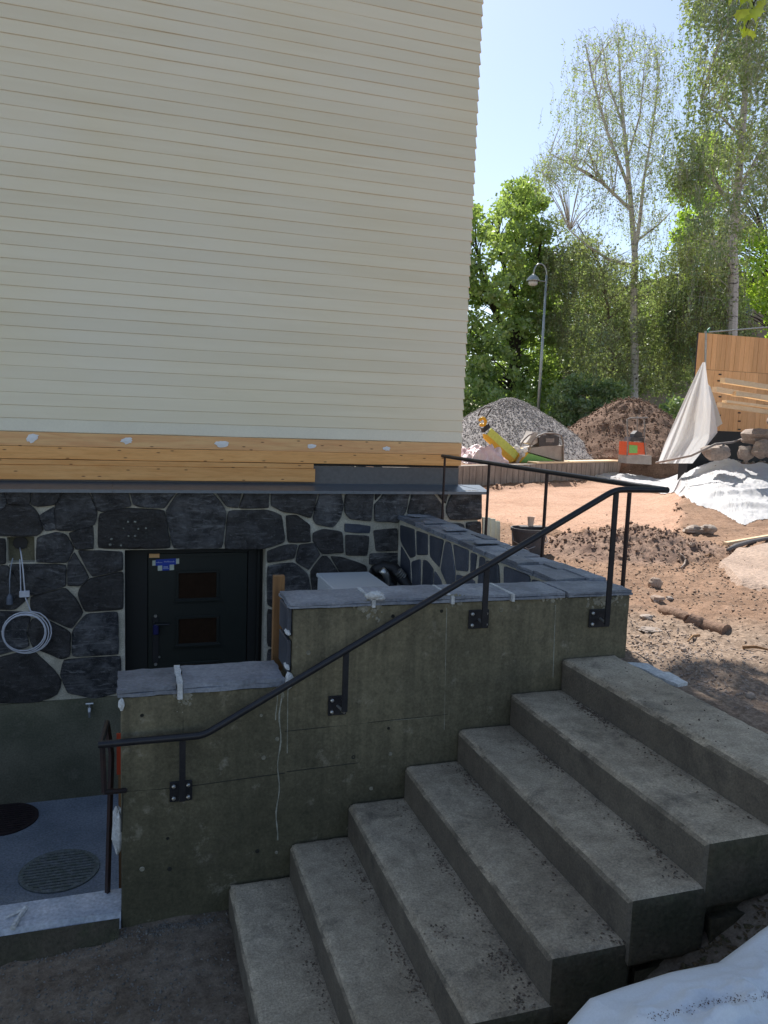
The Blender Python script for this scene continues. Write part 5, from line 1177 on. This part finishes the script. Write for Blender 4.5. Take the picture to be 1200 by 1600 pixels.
# ------------------------------------------------------------------ background buildings
bw = thing('garden_wall', 'long beige rendered wall behind the trees', 'wall', tuple(atY(990, 650, 36)))
a0, a1 = atY(880, 640, 36), atY(1120, 640, 36); zt = float(atY(990, 586, 36)[2]); MB().box(a0[0], a1[0], 36, 36.3, -1.2, zt, 0, .02).build('wall_body', M['beigewall'], bw); MB().box(a0[0]-.05, a1[0]+.05, 35.95, 36.35, zt+.003, zt+.06).build('coping', M['roofdark'], bw)
for k, (a, b0, b1) in enumerate(((892, 533, 562), (1030, 558, 583), (1071, 560, 585))):
    p = atY(a, b0, 37); q = atY(a, b1, 37); tag(MB().box(p[0]-.1, p[0]+.1, 37, 37.2, -1.1, p[2], 0, .01).build('red_post', M['rustred']), ('red brown post left of the birch trunk', 'red brown post between the birch and the formwork wall', 'red brown post nearest to the formwork wall')[k], 'post')
bb = thing('beige_building', 'beige building with a dark roof seen behind the right birch', 'building', tuple(atY(1180, 560, 42)))
a0 = atY(1092, 500, 42); a1 = atY(1330, 500, 42); zr1 = float(atY(1180, 452, 42)[2]); MB().box(a0[0], a1[0], 42, 50, -1.2, zr1).build('wall_body', M['beigewall'], bb)
MB().box(a0[0]-.5, a1[0]+.5, 41.4, 50.5, zr1+.003, zr1+.9, 0, .05).build('roof', M['roofdark'], bb)
for (p0, p1, q0, q1) in ((1158, 1176, 462, 492), (1186, 1200, 460, 490), (1128, 1144, 464, 494)):
    x0, x1, z0, z1 = rect(p0, q0, p1, q1, 42); mb = MB(); frame(mb, x0, x1, z0, z1, 41.93, 41.997, .08); wf = mb.build('window_frame', M['cream'], bb); MB().box(x0+.08, x1-.08, 41.97, 41.995, z0+.08, z1-.08).build('pane', M['glass'], wf)

# ------------------------------------------------------------------ trees
def quads(name, C, size, m, parent, droop=0., asp=.55):
    n = len(C); u = rng.normal(0, 1, (n, 3)); u[:, 2] -= droop; u /= np.linalg.norm(u, axis=1)[:, None]
    r = rng.normal(0, 1, (n, 3)); v = np.cross(u, r); v /= np.linalg.norm(v, axis=1)[:, None]; s = (size*(.6+.8*rng.random(n)))[:, None]
    V = np.stack([C-u*s*.5, C+v*s*asp*.5-u*s*.05, C+u*s*.5, C-v*s*asp*.5-u*s*.05], 1).reshape(-1, 3)
    off = np.array(wloc(parent)) if parent is not None else 0
    return mesh(name, V-off, np.arange(4*n).reshape(n, 4), m, parent)
def inside(poly, x, y):
    c = np.zeros(len(x), bool); n = len(poly)
    for i in range(n):
        x1_, y1_ = poly[i]; x2_, y2_ = poly[(i+1) % n]
        k = ((y1_ > y) != (y2_ > y)) & (x < (x2_-x1_)*(y-y1_)/(y2_-y1_+1e-9)+x1_); c ^= k
    return c
def tree(name, label, base, trunk, poly, Yt, dep, nclus, nleaf, lsize, leafm, barkm, crad, r0, droop=0, gap=0., extra=None, twig=True, holes=None, cat='tree', asp=.55, limb=.06, dens=None):
    """trunk: list of (px, py, dy); crown outline poly given as seen from the yard, turned into points at real depth"""
    root = thing(name, label, cat, base)
    P = [atY(a, b_, Yt+d) for a, b_, d in trunk]; N = len(P); P[0] = np.array((P[0][0], P[0][1], base[2]-.1))
    mb = MB(); rr = [r0*(1-.85*(i/(N-1))) for i in range(N)]; mb.tube(P, rr, 10)
    for e in (extra or []):
        Q = [atY(a, b_, Yt+d) for a, b_, d in e[0]]; mb.tube(Q, [e[1]*(1-.75*i/(len(Q)-1)) for i in range(len(Q))], 8)
    bb_ = np.array(poly); x0, y0 = bb_.min(0); x1, y1 = bb_.max(0); cx_ = []
    while len(cx_) < nclus:
        a = rng.random(400)*(x1-x0)+x0; b_ = rng.random(400)*(y1-y0)+y0; k = inside(poly, a, b_)
        if dens is not None: k &= rng.random(400) < dens(a, b_)
        for q in np.nonzero(k)[0]:
            cx_.append((a[q], b_[q]))
            if len(cx_) >= nclus: break
    sk = list(P)
    for e in (extra or []): sk += [atY(a, b_, Yt+d) for a, b_, d in e[0]]
    # refine skeleton
    S = []
    for chain in [P]+[[atY(a, b_, Yt+d) for a, b_, d in e[0]] for e in (extra or [])]:
        for i in range(len(chain)-1):
            for k in range(5): S.append(chain[i]+(chain[i+1]-chain[i])*k/5)
        S.append(chain[-1])
    S = np.array(S); C = []; nl = max(1, nleaf//nclus)
    for (a, b_) in cx_:
        # crown is deeper in its middle
        t = (a-x0)/(x1-x0); w_ = math.sin(math.pi*min(max(t, .08), .92)); c = atY(a, b_, Yt+random.uniform(-1, 1)*dep*w_)
        d = np.linalg.norm((S-c)*np.array((1, 1, 1.4)), axis=1)+np.clip(S[:, 2]-c[2]+.6, 0, 9)*2.5; j = int(np.argmin(d)); A = S[j]; L = np.linalg.norm(c-A)
        if twig:
            mid = (A+c)/2+np.array((random.gauss(0, .08*L), random.gauss(0, .08*L), .10*L-(.0 if not droop else -.06*L))); rad = max(.008, limb*min(1, L/3.)*.5)
            pts = [A, (A+mid)/2+np.array((0, 0, .03*L)), mid, c]; mb.tube(pts, [rad, rad*.8, rad*.55, rad*.2], 5, cap=False)
        n_ = max(3, int(nl*random.uniform(.5, 1.5))); cr = crad*random.uniform(.6, 1.4)
        if droop:
            ns_ = max(4, n_//9)
            for _ in range(ns_):
                o = c+np.array((random.gauss(0, cr*.6), random.gauss(0, cr*.6), random.gauss(0, cr*.3))); Ls = random.uniform(.5, 1.6)*droop
                k = rng.random(n_//ns_+1); wob = np.stack([rng.normal(0, .05, len(k)), rng.normal(0, .05, len(k)), rng.normal(0, .03, len(k))], -1); dx = random.gauss(0, .12)
                C.append(o+np.stack([dx*k, 0*k, -Ls*k], -1)+wob)
                if twig: mb.tube([o+np.array((random.gauss(0, .1), 0, .12)), o, o+np.array((dx, 0, -Ls))], [.006, .005, .0025], 3, cap=False)
        else:
            dsp = rng.normal(0, 1, (n_, 3)); dsp /= np.linalg.norm(dsp, axis=1)[:, None]; C.append(c+dsp*(cr*rng.random((n_, 1))**.45)*np.array((1, 1, .75)))
    mb.build('trunk', barkm, root); C = np.concatenate(C); quads('crown', C, lsize, leafm, root, .3 if droop else 0, asp); return root
# oak-like tree left
tree('broadleaf_tree', 'broad green tree with a dark trunk rising behind the gravel heap', (atY(808, 660, 30)[0], 30, -1.), [(808, 660, 0), (802, 600, 0), (806, 530, 0), (800, 480, 0), (810, 420, 0), (806, 350, 0), (812, 320, 0)],
     [(690, 660), (690, 330), (735, 318), (760, 350), (770, 318), (800, 292), (825, 290), (850, 315), (862, 345), (858, 420), (868, 500), (862, 580), (858, 645), (820, 640), (800, 655), (770, 650), (735, 655)], 30, 3.2, 330, 34000, .18, M['leafoak'], M['bark'], .50, .30,
     extra=[([(804, 540, 0), (770, 480, .4), (750, 420, .5), (742, 370, .5)], .16), ([(804, 500, 0), (835, 440, -.3), (845, 380, -.5)], .14), ([(803, 560, 0), (760, 560, -.4), (728, 540, -.5)], .14), ([(806, 470, 0), (782, 400, .2), (775, 340, .2)], .12)], limb=.09, asp=.7)
# sparse birch
tree('birch_tree', 'tall sparse birch with thin airy crown in the middle of the sky', (atY(993, 625, 27)[0], 27, -1.), [(993, 640, 0), (992, 560, 0), (990, 480, 0), (992, 400, 0), (986, 320, 0), (979, 240, 0), (970, 150, 0), (966, 60, 0)],
     [(838, 225), (880, 215), (885, 120), (905, 50), (940, 45), (965, 20), (1000, 40), (1040, 60), (1055, 110), (1052, 250), (1050, 330), (1040, 380), (960, 350), (900, 300), (850, 290), (835, 260)], 27, 2.6, 330, 15000, .08, M['leafbirch'], M['birch'], .45, .19, droop=.6,
     extra=[([(990, 410, 0), (1000, 340, .2), (1006, 280, .3), (1020, 200, .5), (1030, 110, .6)], .09), ([(988, 415, 0), (950, 405, .1), (920, 385, .1), (890, 360, .2)], .08), ([(988, 330, 0), (940, 285, .2), (900, 262, .3), (860, 240, .4)], .07), ([(985, 300, 0), (950, 210, -.3), (925, 120, -.5), (915, 70, -.5)], .07),
            ([(990, 380, 0), (1030, 350, -.3), (1050, 330, -.4)], .05), ([(980, 250, 0), (1000, 180, -.2), (1008, 90, -.2)], .05), ([(975, 200, 0), (950, 130, .3), (940, 60, .3)], .05)], limb=.05)
tree('birch_tree', 'leafy lower birch boughs around the sparse birch trunk', (atY(975, 625, 28.5)[0], 28.5, -1.), [(965, 640, 0), (962, 600, 0), (955, 540, 0), (948, 470, 0), (940, 420, 0), (922, 385, 0), (900, 345, 0)],
     [(850, 330), (880, 320), (930, 370), (980, 400), (1050, 390), (1085, 470), (1095, 560), (1070, 590), (1000, 600), (930, 590), (880, 560), (855, 480)], 28.5, 2.6, 220, 30000, .11, M['leafbirch'], M['twig'], .5, .10, droop=.6, limb=.025)
# denser drooping birch right
tree('birch_tree', 'dense drooping birch with a white trunk at the right edge', (atY(1140, 600, 25)[0], 25, -1.), [(1140, 640, 0), (1143, 520, 0), (1146, 440, 0), (1144, 380, 0), (1152, 300, 0), (1160, 200, 0), (1166, 120, 0), (1168, 20, 0), (1172, -90, 0), (1176, -200, 0)],
     [(1066, 200), (1085, 160), (1080, 75), (1078, 0), (1090, -120), (1150, -230), (1220, -220), (1270, -50), (1280, 150), (1260, 330), (1215, 380), (1195, 330), (1160, 330), (1125, 450), (1080, 480), (1060, 430), (1075, 330), (1060, 270)], 25, 2.8, 400, 50000, .12, M['leafbirch2'], M['birch'], .5, .24, droop=.75,
     extra=[([(1150, 330, 0), (1120, 290, .2), (1090, 255, .3)], .07), ([(1158, 215, 0), (1125, 180, -.3), (1095, 160, -.4)], .06), ([(1152, 300, 0), (1185, 240, .2), (1215, 200, .3)], .07), ([(1145, 400, 0), (1110, 380, .3), (1085, 370, .4)], .06)], limb=.05)
tree('birch_tree', 'low hanging birch boughs in front of the beige building', (atY(1100, 600, 26.5)[0], 26.5, -1.), [(1104, 620, 0), (1100, 560, 0), (1095, 500, 0), (1090, 450, 0)],
     [(1040, 400), (1090, 380), (1150, 400), (1165, 470), (1175, 520), (1120, 530), (1085, 560), (1050, 560), (1030, 480)], 26.5, 2.2, 150, 22000, .11, M['leafbirch2'], M['twig'], .45, .08, droop=.6, limb=.045)
tree('maple_tree', 'bright yellow green tree behind the right birch by the building', (atY(1215, 600, 33)[0], 33, -1.), [(1215, 620, 0), (1213, 520, 0), (1205, 440, 0), (1200, 380, 0)],
     [(1110, 210), (1130, 230), (1140, 330), (1170, 370), (1230, 340), (1290, 380), (1290, 520), (1230, 540), (1175, 500), (1140, 470), (1085, 500), (1062, 420), (1060, 300), (1085, 250)], 33, 3, 150, 20000, .2, M['leafmaple'], M['bark'], .7, .2)
for j, (poly, Yt, nc, nl, ls, lm, lab, tr_) in enumerate((
    ([(840, 420), (900, 400), (960, 440), (960, 600), (930, 640), (850, 650)], 38, 120, 22000, .22, 'leafmix', 'light green tree filling the gap right of the lamp post', [(900, 640, 0), (898, 560, 0), (896, 470, 0)]),
    ([(940, 470), (1010, 440), (1090, 460), (1110, 590), (1020, 600), (940, 590)], 40, 120, 22000, .22, 'leafoak', 'mid green tree standing behind the sparse birch', [(1020, 640, 0), (1018, 560, 0), (1015, 500, 0)]))):
    tree('background_tree', lab, (atY(tr_[0][0], 640, Yt)[0], Yt, -1.), tr_, poly, Yt, 2.5, nc, nl, ls, M[lm], M['twig'], .9, .12, asp=.7, limb=.03)
for j, (poly, Yt, nc, nl, ls, lm, lab) in enumerate((
    ([(868, 700), (855, 640), (875, 600), (905, 590), (935, 605), (960, 600), (985, 625), (985, 700)], 24, 90, 16000, .12, 'leafdark', 'dark dense shrub between the gravel and soil heaps'),
    ([(1010, 700), (1015, 650), (1035, 630), (1060, 625), (1080, 640), (1085, 700)], 22, 45, 8000, .12, 'leafdark', 'dark shrub between soil heap and hanging geotextile'),
    ([(700, 700), (700, 620), (735, 600), (770, 610), (800, 625), (850, 640), (870, 700)], 27, 80, 11000, .14, 'leafoak', 'green undergrowth shrub behind the gravel heap'),
    ([(925, 640), (925, 560), (965, 545), (1010, 560), (1050, 545), (1080, 600), (1060, 615), (1000, 605), (960, 640)], 30, 80, 12000, .13, 'leafbirch', 'pale green sapling thicket around the birch trunk foot'))):
    cxp = (poly[0][0]+poly[-1][0])/2; b0 = atY(cxp, 690, Yt)
    tree('shrub', lab, (b0[0], Yt, -1.), [(cxp, 700, 0), (cxp, 670, 0), (cxp+3, 640, 0)], poly, Yt, 1.2, nc, nl, ls, M[lm], M['bark'], .38, .06, cat='shrub', limb=.03)

# the big maple whose crown hangs over the stairs: its trunk stands right of the picture
mt = thing('maple_tree', 'overhanging maple with bright lobed leaves hanging into the top right corner', 'tree', (9.8, 7.4, -1.3))
mb = MB(); mb.tube([(9.8, 7.4, -1.5), (9.7, 7.5, 1), (9.5, 7.7, 3.5), (8.9, 8.1, 6.4), (7.6, 8.6, 11)], [.28, .24, .2, .15, .06], 12)
LC = []
for _ in range(300):
    # crown body, kept above the sight lines of the yard
    while True:
        p = np.array((random.uniform(2.4, 12.5), random.uniform(2.5, 15.0), random.uniform(5.0, 14.5)))
        e = ((p[0]-7.0)/4.8)**2+((p[1]-9.2)/5.6)**2+((p[2]-10.2)/4.4)**2
        sh = p[1]-(p[2]+1.28)*math.cos(SUN_AZ)/math.tan(SUN_EL)+.25
        lim = 3.35+.22*math.sin(p[0]*2.6)+.12*math.sin(p[0]*7)
        vis = p[2]/p[1] < .70 and p[0]/p[1] < 1.25
        if e < 1 and sh < lim and not vis: break
    LC.append(p)
for p in LC:
    S0 = np.array((8.9, 8.1, 6.4)) if p[2] > 8 else np.array((9.2, 7.9, 5.6)); m_ = (S0+p)/2+np.array((0, 0, .4)); mb.tube([S0, m_, p], [.06, .035, .01], 5, cap=False)
mb.build('trunk', M['bark'], mt)
C = np.concatenate([p+rng.normal(0, .42, (300, 3)) for p in LC]); sh = C[:, 1]-(C[:, 2]+1.28)*math.cos(SUN_AZ)/math.tan(SUN_EL); C = C[(sh < 3.5+.2*np.sin(C[:, 0]*2.6)) & ~((C[:, 2]/C[:, 1] < .645) & (C[:, 0]/C[:, 1] < 1.05))]
quads('crown', C, .17, M['leafmaple'], mt, 0, .85)
M['leafnear'] = leafmat('backlit_maple_leaf', (.40, .50, .05), (.48, .55, .07), .6)  # backlit glow put into a brighter colour so the sprig stands out
def mapleleaf(c, s, rot, tilt, name='leaf'):
    A = [(0, 0), (.25, .02), (.5, -.05), (.42, .2), (.62, .35), (.38, .42), (.3, .62), (.14, .6), (0, 1.), (-.14, .6), (-.3, .62), (-.38, .42), (-.62, .35), (-.42, .2), (-.5, -.05), (-.25, .02)]
    V = [Vector((a*s, .12*s*abs(a)+.05*s*b_*b_, -b_*s)) for a, b_ in A]+[Vector((0, .0, -.35*s))]; R_ = Matrix.Rotation(rot, 3, 'Z') @ Matrix.Rotation(tilt, 3, 'X') @ Matrix.Rotation(random.uniform(-.6, .6), 3, 'Y'); n = len(A)
    MB().add([np.array(c)+np.array(R_@v) for v in V], [(k, (k+1) % n, n) for k in range(n)]).build(name, M['leafnear'], mt)
YT = 4.6; mb = MB(); tw = [(1230, -60), (1195, -25), (1178, 5), (1170, 30), (1165, 48)]; mb.tube([atY(a, b_, YT) for a, b_ in tw], [.008, .006, .005, .004, .002], 6); mb.tube([atY(a, b_, YT) for a, b_ in ((1178, 5), (1160, -10), (1148, -15))], .003, 5)
mb.tube([atY(1230, -60, YT), (5.9, 5.0, 4.8), (9.4, 7.75, 4.2)], [.009, .025, .06], 6); mb.build('branch', M['bark'], mt)
for (a, b_, s) in ((1142, -8, .07), (1150, -14, .07), (1164, -12, .075), (1176, -14, .07), (1160, 14, .075), (1168, 16, .075), (1180, 12, .07), (1186, 32, .07), (1156, 40, .06), (1166, 44, .06), (1172, 46, .075), (1190, 0, .07), (1196, -10, .08), (1172, -5, .08)):
    mapleleaf(atY(a+random.uniform(-2, 2), b_, YT+random.uniform(-.15, .15)), s*1.35, random.uniform(-1.2, 1.2), random.uniform(-.5, .5))
